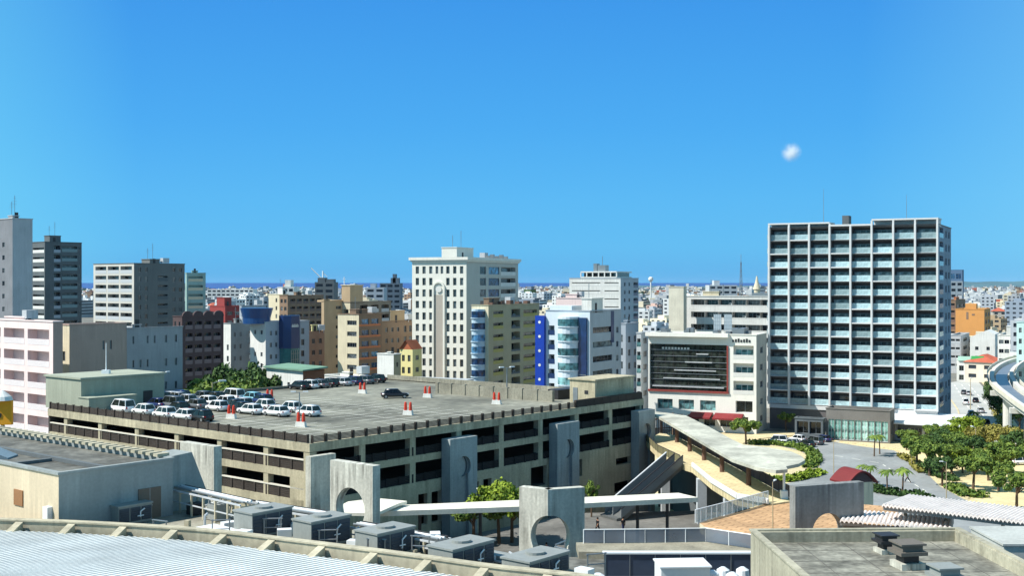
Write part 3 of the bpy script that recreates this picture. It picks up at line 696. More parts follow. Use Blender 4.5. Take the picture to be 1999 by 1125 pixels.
B = bld('apartment_block', 'low terracotta block with small paired windows, left of the tall tan block', 600, 604, 634, 330, 648, 50, mat('dull_terracotta', (168, 132, 108), streak=.12), left=pat(1, 1, 60, 1, 1), right=pat(2, 4, 2.0, 3.2, 1.4, w=.45))
rooftop(B, .2, .2, .35, .3, 2.2, YELL, ant=0)
B = bld('apartment_block', 'tall tan block with a single column of windows, under the brown water tower house', 628, 633, 669, 345, 588, 55, TAN, left=pat(1, 1, 60, 1, 1), right=pat(1, 9, 1.5, 2.9, 1.0, x0=.6, x1=.96, w=.8))
b = MB(); b.box(B.a*.55, 1, B.h-.4, B.a*1.3, 7, B.h+.2); b.build('roof_ledge', TAN, B.root)
rooftop(B, .05, .3, .3, .3, .8, ant=0, tank=False)
B = bld('apartment_block', 'beige tower block with a boxy stair head above the skyline, left of the white hotel', 667, 684, 764, 350, 590, 60, mat('warm_grey_brown_render', (138, 126, 112), streak=.14), lmat=CREAM, left=pat(1, 6, 2.2, 3, 2.2, w=.7, kind='bal', dep=1.4, rail=CREAM), right=pat(3, 6, 1.0, 3.0, 2.2, x0=.2, x1=.98, w=.7, kind='bal', dep=1.5, rail=GREYW))
hm = MB(); z = B.h-.4; hm.box(.0, .0, z, B.a*.3, B.b*.98, B.h+4.9); ho = hm.build('stair_housing', [TAN], B.root)
b = MB(); b.box(-.2, -.2, B.h+4.903, B.a*.3+.2, B.b+.2, B.h+5.15); b.build('housing_cap', CREAM, ho); 
b = MB(); b.tube((1, 3, B.h+5.1), (1, 3, B.h+7.5), .12, 5); b.tube((.4, 3, B.h+6.8), (1.6, 3, B.h+6.8), .08, 4); b.build('antenna', WMETAL, B.root)
B = bld('apartment_block', 'cream and brown apartment block with sunlit louvred windows, left of the white box building', 660, 701, 746, 312, 614, 58, BROWN, lmat=CREAM, left=pat(1, 6, 1.7, 2.95, 1.2, x0=.42, x1=.92, w=.9, pan=4), right=pat(2, 6, 1.3, 2.95, 1.6, x0=.06, x1=.9, w=.72, glass=GLB))
b = MB()
for i in range(7): b.box(.01, -.06, B.h-2.9-.35-i*2.95, B.a*.93, -.003, B.h-2.9+.2-i*2.95)
b.build('floor_band', TERRA, B.root)
rooftop(B, .15, .3, .5, .3, 1.6)
B = bld('apartment_block', 'brown block with small square windows, between the cream block and the white hotel', 742, 744, 808, 322, 628, 58, mat('mid_brown_render', (150, 126, 104), streak=.14), left=pat(1, 1, 60, 1, 1), right=[pat(3, 5, 1.8, 3.0, 1.2, x0=.08, x1=.6, w=.4), pat(2, 5, 1.5, 3.0, 1.8, x0=.65, x1=.98, w=.5)])
rooftop(B, .3, .1, .42, .4, 3.2, TAN, ant=0)
B = bld('annex_building', 'plain white windowless box in front of the brown blocks', 737, 769, 783, 286, 692, 55, WHITE, rmat=OLIVE, left=pat(1, 1, 60, 1, 1), right=pat(1, 1, 2, 3, 1.2, w=.3))
rooftop(B, .3, .3, .2, .2, .8, ant=0, tank=False)
B = bld('townhouse', 'small yellow house with an orange tiled roof at the foot of the white hotel', 781, 806, 824, 292, 683, 62, YELL, left=pat(2, 4, 1.4, 3.0, 1.6, w=.5), right=pat(1, 3, 1.5, 3, 1.2, w=.4), notop=True)
b = MB(); zc = B.h
for y0, y1, s in ((0, B.b/2, 1), (B.b/2, B.b, -1)):
    za, zb2 = (zc, zc+2.3) if s == 1 else (zc+2.3, zc); b.quad((-.4, y0, za), (B.a+.4, y0, za), (B.a+.4, y1, zb2), (-.4, y1, zb2))
b.tri((0, 0, zc), (0, B.b/2, zc+2.3), (0, B.b, zc)); b.build('tiled_roof', mat('orange_roof_tile', (176, 100, 68), var=.25, fine=6), B.root)
B = bld('market_hall', 'low white building with a green roof beside the trees, behind the garage cars', 521, 592, 634, 228, 725, 50, WHITE, notop=True, rmat=mat('rust_brown_cladding', (130, 84, 60), var=.2), left=pat(4, 1, 2.4, 3, 1.6, w=.3), right=pat(2, 1, 1.5, 3, 1.5, w=.5), roof=mat('green_roof_sheet', (112, 146, 124), var=.2), par=.3)
b = MB(); b.prism([(-.5, -.5), (B.a+.5, -.5), (B.a+.5, B.b+.5), (-.5, B.b+.5)], lambda x, y: B.h+.02+(x+y*.3)*.05, lambda x, y: B.h+.3+(x+y*.3)*.05); b.build('green_roof', MATS['green_roof_sheet'], B.root)
B = bld('market_hall', 'long low white building with a cream roof edge, right of the green-roofed hall', 634, 712, 742, 236, 738, 50, WHITE, left=pat(5, 1, 2.0, 3, 1.4, w=.4), right=pat(2, 1, 1.5, 3, 1.5, w=.4), roof=CREAM, par=.3)
rooftop(B, .3, .5, .2, .15, .9, ant=0)
B = bld('market_hall', 'long low pale grey building at the foot of the white hotel', 790, 905, 925, 262, 744, 64, LGREY, left=pat(8, 1, 1.5, 3, 1.3, w=.5), right=pat(2, 1, 1.5, 3, 1.3, w=.5), roof=LGREY, par=.3)
# ---------------------------------------------------------------- middle
M_HOT = mat('ivory_stucco', (228, 225, 212), streak=.14, var=.07)
sk = {(r, 3) for r in range(1, 12)}|{(r, 4) for r in range(1, 12)}
B = bld('hotel_tower', 'ivory white hotel tower with an arched recess up its middle and rows of narrow windows', 805, 911, 1012, 315, 503, 66, M_HOT, rmat=mat('ivory_stucco_shade', (188, 186, 176), streak=.08, var=.05),  # right face: same stucco darkened, shade set into its colour
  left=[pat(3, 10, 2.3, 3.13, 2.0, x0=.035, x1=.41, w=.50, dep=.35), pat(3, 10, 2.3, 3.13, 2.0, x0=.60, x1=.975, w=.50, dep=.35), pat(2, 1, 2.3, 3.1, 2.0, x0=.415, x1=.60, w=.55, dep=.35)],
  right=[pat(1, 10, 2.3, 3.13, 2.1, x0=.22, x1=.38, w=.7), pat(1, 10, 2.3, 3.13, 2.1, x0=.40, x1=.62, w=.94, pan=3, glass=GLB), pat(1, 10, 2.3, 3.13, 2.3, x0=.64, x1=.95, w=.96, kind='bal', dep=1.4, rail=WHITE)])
def arch_recess(B, f0, f1, ztop):
    # pilasters either side of a shallow arch stand proud of the facade
    y0, y1 = B.b*(1-f0), B.b*(1-f1); r = (y0-y1)/2; c = (y0+y1)/2
    q = MB(); ring = [(c+r*math.cos(t), ztop+r*math.sin(t)) for t in [math.pi*k/12 for k in range(13)]]
    ring2 = [(c+(r+.5)*math.cos(t), ztop+(r+.5)*math.sin(t)) for t in [math.pi*k/12 for k in range(12, -1, -1)]]
    q.slab([(B.b-p, z) for p, z in ([(c+r, 0)]+ring+[(c-r, 0), (c-r-.5, 0)]+ring2+[(c+r+.5, 0)])], (-.45, B.b), (0, -1), (-1, 0), .44)
    q.build('arch_surround', M_HOT, B.root)
    q = MB(); q.slab([(B.b-p, z) for p, z in ([(c+r*.98, 0), (c+r*.98, ztop-1.8), (c-r*.98, ztop-1.8), (c-r*.98, 0)])], (-.06, B.b), (0, -1), (-1, 0), .055)
    q.build('recess_panel', mat('recess_grey_stucco', (172, 164, 152), var=.06), B.root)
    q = MB(); q.slab([(B.b-c+r*.62*math.cos(2*math.pi*k/16), ztop-.3+r*.62*math.sin(2*math.pi*k/16)) for k in range(16)], (-.3, B.b), (0, -1), (-1, 0), .29); q.build('crest', WHITE, B.root)
arch_recess(B, .415, .585, B.h-8.2)
b = MB(); e = .7
for z0, z1, e in ((B.h-.6, B.h+.15, .7), (B.h-1.1, B.h-.603, .35)):
    b.box(-e, -e, z0, B.a+e, -.003, z1); b.box(-e, 0, z0, -.003, B.b+e, z1)
b.build('cornice', M_HOT, B.root)
rooftop(B, .12, .3, .30, .28, 3.3, M_HOT, ant=2)
b = MB(); x1 = B.a*.7; 
for i in range(5): b.box(B.a*(.5+.09*i), 1.5, B.h-.5, B.a*(.5+.09*i)+1.0, 2.6, B.h+.9+.4*(i % 2))
b.build('roof_units', METAL, B.root)
M_YP = mat('mustard_panel', (172, 160, 96), var=.15)
B = bld('apartment_block', 'olive grey block with mustard panels and a rounded glass bay, in front of the hotel', 921, 954, 1053, 285, 596, 60, OLIVE, lmat=CREAM,
  left=pat(1, 1, 60, 1, 1), right=[pat(1, 7, 1.5, 2.85, 1.5, x0=.07, x1=.30, w=.8, rail=M_YP, kind='bal', dep=.7, rh=.8), pat(1, 7, 1.2, 2.85, 2.0, x0=.42, x1=.62, w=.85, kind='bal', dep=1.8, rail=DGREY, rh=.5), pat(1, 7, 1.5, 2.85, 1.6, x0=.66, x1=.97, w=.9, kind='bal', dep=.7, rail=M_YP, rh=.8)])
def round_bay(B, y0, y1, z0, z1, fh, g_, wm, proud=1.6, sq=False):
    c = (y0+y1)/2; rr = (y1-y0)/2; n = 9
    def arc(k, off=0.): t = math.pi/2+math.pi*k/n; return (proud/rr*(rr+off)*math.cos(t), c+(rr+off)*math.sin(t))
    q = MB(); q.prism([arc(k) for k in range(n+1)], z0, z1); bay = q.build('bay_wall', wm, B.root)
    m = int((z1-z0)/fh)
    for r in range(m):
        zt = z1-.5-r*fh; q = MB()
        for k in range(n): a1, a2 = arc(k, .05), arc(k+1, .05); q.quad((*a1, zt-1.5), (*a2, zt-1.5), (*a2, zt), (*a1, zt)); q.quad((*a2, zt-1.5), (*a1, zt-1.5), (*a1, zt), (*a2, zt)) if False else None
        for v_ in range(len(q.f)): q.f[v_] = q.f[v_][::-1]
        w_ = q.build('window', g_, bay)
        q = MB(); q.prism([arc(k, .22) for k in range(n+1)], zt-1.75, zt-1.56); q.build('sill', wm, w_)
round_bay(B, 1.0, B.b-.5, 0, B.h-1.0, 2.85, GLB, mat('pale_blue_panel', (176, 196, 208), var=.08), 2.2)
rooftop(B, .1, .3, .2, .3, 2.0, BROWN, ant=1)
b = MB()
for i in range(5): b.box(B.a*(.1+.17*i), .4, B.h-.3, B.a*(.1+.17*i)+1.6, 1.6, B.h+.6+.2*(i % 3))
b.build('roof_units', WOODP, B.root)
# blue and white clinic
M_WB = mat('pale_blue_white_tile', (206, 216, 222), streak=.08, var=.06)
B = bld('office_building', 'white building with a strong blue fin, a rounded white bay and dark blue recess', 1066, 1152, 1213, 250, 607, 60, BLUEG, lmat=M_WB,
  left=pat(1, 5, 3.3, 3.12, 2.0, x0=.03, x1=.23, w=.7, kind='bal', dep=1.2, rail=NAVY), right=[pat(1, 5, 3.6, 3.12, 1.3, x0=.08, x1=.72, w=.96, pan=5), pat(1, 5, 3.9, 3.12, 1.3, x0=.80, x1=.95, w=.5)])
y0, y1 = B.sx(1131), B.sx(1092)
round_bay(B, y0, y1, 0, B.h-1.3, 3.12, GLT, M_WB, 2.4)
b = MB(); ya, yb_ = B.sx(1147), B.sx(1131.5); b.box(-.5, ya, 0, -.02, yb_, B.h-1.5); rb_ = b.build('blue_glass_recess', mat('deep_blue_glass', (28, 52, 96), rough=.12, spec=.7, var=.3, fine=1), B.root)
b = MB()
for i in range(9): b.box(-.56, ya, 1.5+i*1.6, -.503, yb_, 1.62+i*1.6)
b.build('mullions', METAL, rb_)
b = MB(); yf, yg = B.b+.003, B.b+(B.b)*.17; b.box(-.8, B.b+.003, 0, .6, B.b+2.2, B.h-1.2); fin = b.build('blue_fin', BLUE, B.root)
b = MB()
for i in range(5): b.tube((-.86, B.b+1.1, B.h-2.6-i*3.1), (-.802, B.b+1.1, B.h-2.6-i*3.1), .32, 12)
b.build('round_lights', WHITE, fin)
b = MB(); b.box(.3, B.b*.42, B.h-.3, 5, B.b*.92, B.h+1.0); b.build('roof_step', M_WB, B.root)
b = MB(); b.box(B.a*.66, -.06, B.h-7.2, B.a*.76, -.003, B.h-.3); b.build('dark_stripe', NAVY, B.root)
q = rooftop(B, .05, .0, .35, .22, 3.0, WHITE, ant=1)
B = bld('apartment_block', 'white apartment block with stepped top and long balcony bands, behind the blue and white building', 1112, 1212, 1247, 430, 543, 66, BLUEG, lmat=WHITE,
  left=[pat(1, 9, 1.6, 2.95, 1.35, x0=.04, x1=.62, w=.97, kind='bal', dep=1.6, rail=WHITE), pat(1, 9, 1.6, 2.95, 1.35, x0=.68, x1=.97, w=.95, kind='bal', dep=1.6, rail=WHITE)], right=[pat(2, 9, 1.6, 2.95, 1.4, x0=.1, x1=.6, w=.35), pat(1, 9, 1.6, 2.95, 2.0, x0=.7, x1=.98, w=.9, kind='bal', dep=1.4, rail=NAVY)])
b = MB(); zb_ = B.h-.4; ops = [(2.0, 8.2, zb_+1.2, zb_+2.3, 1.0), (8.8, 15., zb_+1.2, zb_+2.3, 1.0)]
b.box(1.2, B.b*.1, zb_, B.a*.9, B.b*.8, zb_+.9); b.box(2.2, B.b*.1+1, zb_+.9, B.a*.9, B.b*.8-1, zb_+2.4, 1); b.box(1.2, B.b*.1, zb_+2.403, B.a*.9, B.b*.8, zb_+2.9)
for i in range(7): yy = B.b*(.1+.7*i/6); b.box(1.25, yy-.2, zb_+.9, 1.6, yy+.2, zb_+2.4)
b.build('top_storey', [WHITE, GLK], B.root)
b = MB(); b.box(3, B.b*.35, zb_+2.9, 7, B.b*.5, zb_+5.2); b.box(3, B.b*.51, zb_+2.9, 6, B.b*.58, zb_+5.8); ob = b.build('water_tank', METAL, B.root)
b = MB(); b.tube((4, B.b*.42, zb_+5), (4, B.b*.42, zb_+8.5), .1, 5); b.build('antenna', METAL, B.root)
B = bld('apartment_block', 'pinkish white flat-topped block with a scalloped roof edge, left of the stepped apartment block', 1086, 1140, 1152, 330, 582, 66, PINKW, left=pat(3, 5, 6, 3, 1.4, w=.4), right=pat(1, 4, 3, 3, 1.3, w=.5))
rooftop(B, .2, .3, .4, .4, 1.4, ant=0)
B = bld('apartment_block', 'pale blue-grey block with tall windows, right of the blue and white building', 1204, 1222, 1247, 290, 632, 62, BLUEG, left=pat(1, 5, 2.8, 3.3, 1.8, w=.4), right=pat(2, 5, 3.2, 3.3, 1.6, w=.4))
rooftop(B, .3, .3, .3, .3, 1.0, ant=0, tank=False)
B = bld('apartment_block', 'narrow pale teal block with glass balconies, left of the dark glass hall', 1243, 1252, 1268, 285, 650, 66, LGREY, left=pat(1, 5, 1.4, 3.2, 1.9, w=.85, kind='bal', dep=1.2, rail=GLT), right=pat(1, 5, 1.4, 3.2, 1.4, w=.5))
# ---------------------------------------------------------------- right
M_IV = mat('ivory_cladding', (234, 231, 220), streak=.08, var=.06)
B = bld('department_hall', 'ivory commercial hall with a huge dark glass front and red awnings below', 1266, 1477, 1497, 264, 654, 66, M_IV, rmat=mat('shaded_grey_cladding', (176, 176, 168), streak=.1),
  left=[pat(1, 1, 2.5, 3, 10.9, x0=.012, x1=.735, w=1., dep=.75, kind='win', glass=GLK, frame=mat('dark_frame', (64, 60, 58), var=.1), pan=10), 
        pat(1, 3, 2.5, 4.0, 3.0, x0=.79, x1=.98, w=.96, kind='bal', dep=1.2, rail=WHITE, rh=.95, glass=GLT, frame=WMETAL),
        pat(3, 1, 15.2, 4, 2.3, x0=.06, x1=.66, w=.72, dep=.5, pan=3, glass=GLT), pat(1, 1, 15.0, 3, 2.6, x0=.81, x1=.97, w=.95, dep=1.2, glass=GLK), pat(5, 1, 18.6, 3, 2.4, x0=.2, x1=.95, w=.7, dep=.6, glass=GLK)],
  right=pat(1, 5, 3, 3.9, 1.4, w=.3))
b = MB()
yA, yB = B.b*(1-.735), B.b*(1-.012); zt = B.h-2.5; 
for i in range(1, 8): b.box(.55, yA+.1, zt-10.9*i/8-.06, .68, yB-.1, zt-10.9*i/8+.06)
b.build('transoms', METAL, B.root)
b = MB()   # stepped floors and planters behind the glass line
for i in range(5): zz = zt-9.9+i*1.9; b.box(.30, yA+.8+i*.9, zz, .54, yB-.6-i*2.6, zz+.22)
b.build('terrace_slabs', LGREY, B.root)
b = MB(); b.box(-.35, yA-.5, B.h-13.5, -.003, yB+.3, B.h-13.05); b.box(-.3, yA-.35, B.h-13.03, -.003, yA-.02, B.h-2.65); b.build('red_trim', mat('dull_red_trim', (140, 66, 60), var=.15), B.root)
b = MB()
y_ = yA
for y0, y1 in ((B.sx(1392), B.sx(1350)), (B.sx(1452), B.sx(1397))):
    b.prism([(-3.0, y0), (-.01, y0), (-.01, y1), (-3.0, y1)], lambda x, y: B.h-18.4+ (x)*.25, lambda x, y: B.h-17.9+(x)*.3)
b.build('awning', mat('red_awning_canvas', (128, 46, 48), var=.15), B.root)
b = MB(); b.box(-1.1, yA-.5, B.h-.7, -.003, B.b+.4, B.h+.2); b.build('cornice', M_IV, B.root)
b = MB()
ysg = B.sx(1468)
for i in range(7): yy = ysg+.3+i*.62; b.box(-.09, yy, B.h-1.75, -.003, yy+.40, B.h-1.2+.14*((i*5) % 3))
b.build('sign_lettering', DMETAL, B.root)
b = MB(); ysg = B.sx(1345)
for i in range(9): yy = ysg+i*.75; b.box(.48, yy, zt-1.2, .53, yy+.5, zt-.75)
b.build('sign_lettering', WHITE, B.root)
b = MB(); r_ = random.Random(3)
for i in range(16): yy = 2+r_.random()*(B.b-5); s = .6+r_.random(); hh = .5+r_.random()*1.3; b.box(2+r_.random()*3, yy, B.h-.5, 3.4+r_.random()*3+1, yy+s, B.h-.5+hh)
b.build('roof_units', METAL, B.root)
b = MB(); y0, y1 = B.sx(1417), B.sx(1375)
for i in range(2):
    yy = y0+(y1-y0)*.5*i
    for k in range(5): b.tube((6, yy+k*.45, B.h-.5), (6, yy+k*.45, B.h+4.6), .04, 4)
    for k in range(6): b.tube((6, yy, B.h+.1+k*.85), (6, yy+1.9, B.h+.1+k*.85), .04, 4)
    b.box(5.98, yy+.05, B.h+.6, 6.03, yy+1.8, B.h+4.3, 1)
b.build('mesh_screen', [METAL, mat('hazy_panel', (176, 190, 196), alpha=.75, var=.1)], B.root)
B = bld('stair_tower', 'plain cream stair tower attached to the long white banded building', 1306, 1335, 1341, 322, 560, 62, mat('pale_cream_tile', (214, 208, 188), streak=.1), left=pat(1, 1, 80, 1, 1), right=pat(1, 1, 80, 1, 1), cat='stair tower', maxlen=(8, 20))
B = bld('apartment_block', 'long white building with continuous dark window bands, behind the dark glass hall', 1336.5, 1513, 1520, 318, 579, 63, WHITE, left=[pat(6, 4, .9, 3.45, 1.75, x0=.075, x1=.995, w=.995, kind='bal', dep=1.8, rail=WHITE, rh=.25)], right=pat(1, 1, 80, 1, 1), maxlen=(14, 40))
rooftop(B, .2, .62, .4, .18, 1.6, CREAM, ant=1)
b = MB()
for k in range(2): b.tube((3, B.b*.4+k*5, B.h-.4), (3, B.b*.4+k*5, B.h+3.2), .12, 5)
b.box(2, B.b*.05, B.h-.5, 6, B.b*.3, B.h+.9); b.build('roof_units', METAL, B.root)
# residential tower with the balcony grid
M_FIN = mat('tower_white_frame', (208, 208, 206), streak=.05, var=.05)
M_BACK = mat('tower_dark_recess', (112, 108, 108), var=.2, rnd=.2)
M_TRL = mat('teal_glass_railing', (168, 194, 198), rough=.25, spec=.4, var=.3, scale=.5, fine=2.2, rnd=.35)
TW = bld('residential_tower', 'tall apartment tower with a white grid of glass-fronted balconies', 1503, 1831, 1857, 258, 437, 63, M_BACK, lmat=M_BACK, rmat=mat('blue_grey_tile', (136, 150, 164), var=.22, fine=1),
  left=[pat(1, 1, .35+12*3.15, 3.15, 2.8, x0=.376, x1=.996, w=.99, kind='bal', dep=2.0, rail=M_TRL, rh=1.2), pat(8, 13, .35, 3.15, 2.8, x0=0.004, x1=.996, w=.955, kind='bal', dep=2.0, rail=M_TRL, rh=1.4, skip={(12, 3), (12, 4), (12, 5), (12, 6), (12, 7)}, glass=glassmat('balcony_door_glass', (70, 78, 84), (190, 192, 186), .2), frame=METAL)],
  right=[pat(1, 13, .6, 3.15, 2.2, x0=.12, x1=.42, w=.9, kind='bal', dep=1.0, rail=GLB), pat(2, 13, 1.0, 3.15, 1.6, x0=.5, x1=.95, w=.5)], cat='apartment tower', maxlen=(24, 60))
b = MB(); zlow = TW.h-13*3.15-.2
for i in range(9):
    y = TW.b*i/8; y = min(max(y, .0), TW.b)
    b.box(-.95, y-.2, zlow, -.003, y+.2, TW.h+(.0 if i in (4,) else .0))
b.build('grid_fin', M_FIN, TW.root)
r_ = random.Random(11)
for r in range(13):
    b = MB()
    for c in range(8):
        y0, y1 = TW.b*c/8+.203, TW.b*(c+1)/8-.203; z = TW.h-(r+1)*3.15+.0
        t = .28 if r_.random() < .22 else .08
        b.box(-.85 if t > .2 else -.3, y0, z-t/2, -.004, y1, z+t/2)
    b.build('grid_slab', M_FIN, TW.root)
b = MB()
for c0, c1 in ((0, 3), (5, 8)):
    y0, y1 = TW.b*c0/8-(.2 if c0 == 0 else 0), TW.b*c1/8+(.2 if c1 == 8 else 0)
    zt = TW.h+(1.35 if c0 == 0 else .9); b.box(-.8, y0, zt-.35, 5, y1, zt)
    for c in range(c0, c1+1): y = TW.b*c/8; b.box(-.78, y-.2, TW.h-.1, -.2, y+.2, zt-.353)
    b.box(1.6, y0+.1, TW.h-.4, 4.8, y1-.1, zt-.353)
b.build('roof_frame', M_FIN, TW.root)
b = MB(); b.box(-.8, TW.b*3/8+.203, TW.h-.1, .5, TW.b*5/8-.203, TW.h+.3); b.build('roof_frame', M_FIN, TW.root)
b = MB(); b.box(5, TW.b*.54, TW.h-.4, 8, TW.b*.58, TW.h+2.6); b.build('lift_housing', DGREY, TW.root)
for yy, hh in ((.70, 9), (.2, 7)):
    b = MB(); b.tube((6, TW.b*yy, TW.h-.4), (6, TW.b*yy, TW.h+hh), .07, 5, .03); b.tube((5.5, TW.b*yy, TW.h+hh*.7), (6.5, TW.b*yy, TW.h+hh*.7), .04, 4); b.build('antenna', METAL, TW.root)
b = MB()
for r in range(13): z = TW.h-.6-r*3.15; b.box(.6, TW.b+.003, z-2.3, 2.6, TW.b+.75, z-1.1)
b.build('side_balcony', M_TRL, TW.root)
# lower floors of the tower
b = MB(); b.box(-.25, 0, zlow-.9, -.003, TW.b, zlow-.003); b.build('base_band', M_FIN, TW.root)
# lobby in front
B = bld('lobby_pavilion', 'low dark-roofed lobby with tall pale green glass, at the foot of the residential tower', 1613, 1738, 1747, 248, 803, 63, mat('dark_taupe_cladding', (124, 120, 114), streak=.1), left=pat(9, 1, 2.3, 3, 4.3, x0=.03, x1=.97, w=.9, glass=glassmat('pale_green_glass', (110, 160, 150), (180, 220, 208), .15), frame=WMETAL, pan=2), right=pat(1, 1, 2.4, 3, 3, w=.6), roof=ROOFD, cat='lobby', maxlen=(8, 30))
B = bld('shop_pavilion', 'low shop with a broad white tilted canopy roof, right of the glass lobby', 1745, 1862, 1869, 249, 832, 63, LGREY, left=[pat(4, 1, .9, 3, 2.4, x0=.04, x1=.96, w=.8, glass=GLK, pan=3)], right=pat(1, 1, 1.2, 3, 2, w=.6), notop=True, cat='shop', maxlen=(8, 30))
b = MB(); b.prism([(-2.5, -1.5), (9.5, -1.5), (9.5, B.b+2.5), (-2.5, B.b+2.5)], lambda x, y: B.h+.02+(x+2.5)*.10, lambda x, y: B.h+.3+(x+2.5)*.10); b.build('canopy_roof', WMETAL, B.root)
b = MB(); b.box(-.6, 1, B.h-.95, -.01, B.b-1, B.h-.35); b.build('fascia_sign', DGREY, B.root)
B = bld('entrance_canopy', 'white flat canopy over the car entrance, left of the glass lobby', 1552, 1607, 1612, 252, 819, 63, DGREY, left=pat(2, 1, .7, 3, 2.6, w=.9, glass=GLK, dep=.9), right=pat(1, 1, .8, 3, 2, w=.6), cat='entrance', maxlen=(6, 10))
B = bld('apartment_block', 'plain orange apartment block with a notched top, right of the residential tower', 1866, 1922, 1934, 475, 604, 62, mat('orange_tan_render', (214, 152, 88), streak=.05, var=.06), left=pat(1, 1, 80, 1, 1), right=pat(2, 6, 1.5, 3, 1.6, w=.6))
b = MB(); b.box(.1, B.b*.28, B.h-.3, 5, B.b*.66, B.h+2.2); b.build('roof_head', MATS['orange_tan_render'], B.root)
b = MB(); b.box(-.05, B.b*.33, B.h-2.6, -.003, B.b*.36+.8, B.h-1.9); b.box(-.05, B.b*.55, B.h-4.2, -.003, B.b*.6+.3, B.h-1.2); b.build('facade_marks', BROWN, B.root)
B = bld('apartment_block', 'brown block with stacked open balconies, between the residential tower and the orange block', 1851, 1866, 1885, 500, 586, 62, BROWN, left=pat(1, 8, 1.4, 3.0, 1.9, w=.85, kind='bal', dep=1.3, rail=mat('brown_rail', (120, 100, 92))), right=pat(2, 5, 2, 3, 1.3, w=.5))
rooftop(B, .2, .2, .3, .3, 1.5, TERRA)
B = bld('townhouse', 'bright white gabled house with two dark windows, below the orange block', 1894, 1943, 1952, 430, 664, 62, WHITE, left=pat(2, 3, 2.6, 3.4, 1.3, w=.3), right=pat(1, 3, 2.6, 3.4, 1.3, w=.3), notop=True)
b = MB(); b.slab([(0, B.h), (B.b, B.h), (B.b, B.h+.8), (B.b*.35, B.h+3.4), (0, B.h+2.0)][::-1], (0, 0), (0, 1), (-1, 0), B.a*.9); b.build('gable_roof', WHITE, B.root)
B = bld('shop_building', 'white shop with a green and white fascia board beside the avenue', 1868, 1926, 1934, 402, 703, 62, WHITE, left=pat(4, 2, 2.2, 3.2, 1.8, w=.7, glass=GLK), right=pat(1, 2, 2, 3.2, 1.8, w=.5), cat='shop')
b = MB(); b.box(-.5, B.b*.08, B.h-.6, -.01, B.b*.5, B.h+1.2); b.build('fascia_board', mat('green_board', (70, 168, 96), var=.08), B.root)
b = MB(); b.box(-.45, B.b*.52, B.h-.5, -.01, B.b*.95, B.h+1.0); b.build('fascia_board', mat('pale_green_board', (176, 214, 196), var=.08), B.root)
B = bld('apartment_block', 'grey-brown block with balconies left of the white gabled house', 1855, 1876, 1893, 440, 655, 62, GREYW, left=pat(2, 5, 1.4, 3.1, 1.8, w=.85, kind='bal', dep=1.2, rail=LGREY), right=pat(1, 5, 1.4, 3.1, 1.4, w=.5))
B = bld('apartment_block', 'pale turquoise block with rows of windows at the right edge above the monorail', 1985, 2030, 2060, 330, 630, 52, mat('pale_turquoise', (186, 214, 208), var=.08), left=pat(4, 6, 1.6, 3.1, 1.4, w=.55), right=pat(2, 6, 1.6, 3.1, 1.4, w=.5))
B = bld('office_building', 'white block with window bands behind the monorail curve', 1948, 1984, 1996, 390, 655, 62, WHITE, left=pat(3, 6, 1.6, 3.1, 1.3, w=.85), right=pat(2, 6, 1.6, 3.1, 1.3, w=.6))
rooftop(B)
B = bld('office_building', 'blue-grey glass slab far behind the residential tower', 1852, 1879, 1882, 900, 527, 62, mat('slate_blue_cladding', (86, 112, 140), var=.1), left=pat(2, 3, 3, 6, 4, w=.8, glass=GLB), right=pat(1, 1, 90, 1, 1))
# monorail
M_MONO = mat('monorail_concrete', (206, 204, 196), streak=.2, var=.1)
def bez(P, n=24):
    out = []
    Q = [2*Vector(P[0])-Vector(P[1])]+[Vector(p) for p in P]+[2*Vector(P[-1])-Vector(P[-2])]
    for i in range(1, len(Q)-2):
        for k in range(n):
            t = k/n; p0, p1, p2, p3 = Q[i-1:i+3]
            out.append(.5*((2*p1)+(-p0+p2)*t+(2*p0-5*p1+4*p2-p3)*t*t+(-p0+3*p1-3*p2+p3)*t**3))
    out.append(Q[-2]); return out
def ribbon(b, P, w, z0, z1, off=0., m=0):
    L_ = []
    for i, p in enumerate(P):
        d = (P[min(i+1, len(P)-1)]-P[max(i-1, 0)]).normalized(); n = Vector((-d.y, d.x))
        L_.append((p+n*(off-w/2), p+n*(off+w/2)))
    for i in range(len(P)-1):
        (a, c), (e, f) = L_[i], L_[i+1]
        b.quad((*a, z1), (*e, z1), (*f, z1), (*c, z1), m); b.quad((*a, z0), (*e, z0), (*e, z1), (*a, z1), m); b.quad((*f, z0), (*c, z0), (*c, z1), (*f, z1), m); b.quad((*c, z0), (*f, z0), (*e, z0), (*a, z0), m)
    for k in (0, -1):
        a, c = L_[k]; b.quad((*a, z0), (*c, z0), (*c, z1), (*a, z1), m)
ZM = 12.
ctr = bez([g(*p, ZM)[:2] for p in ((2160, 655), (2040, 690), (1985, 704), (1958, 722), (1962, 746), (2000, 776), (2060, 815))], 10)
mono = empty('monorail_guideway', (0, 0, 0), 0, 'curved pale concrete monorail guideway with twin beams on piers', 'monorail track')
b = MB(); ribbon(b, ctr, .9, ZM-1.4, ZM, -2.2); b.build('rail_beam', M_MONO, mono)
b = MB(); ribbon(b, ctr, .9, ZM-1.4, ZM, 2.2); b.build('rail_beam', M_MONO, mono)
b = MB(); ribbon(b, ctr, 2.6, ZM-1.0, ZM-.8, 0); b.build('walkway', METAL, mono)
b = MB(); ribbon(b, ctr, .1, ZM-.4, ZM+.5, -3.2); ribbon(b, ctr, .1, ZM-.4, ZM+.5, 3.2); b.build('side_rail', M_RAIL, mono)
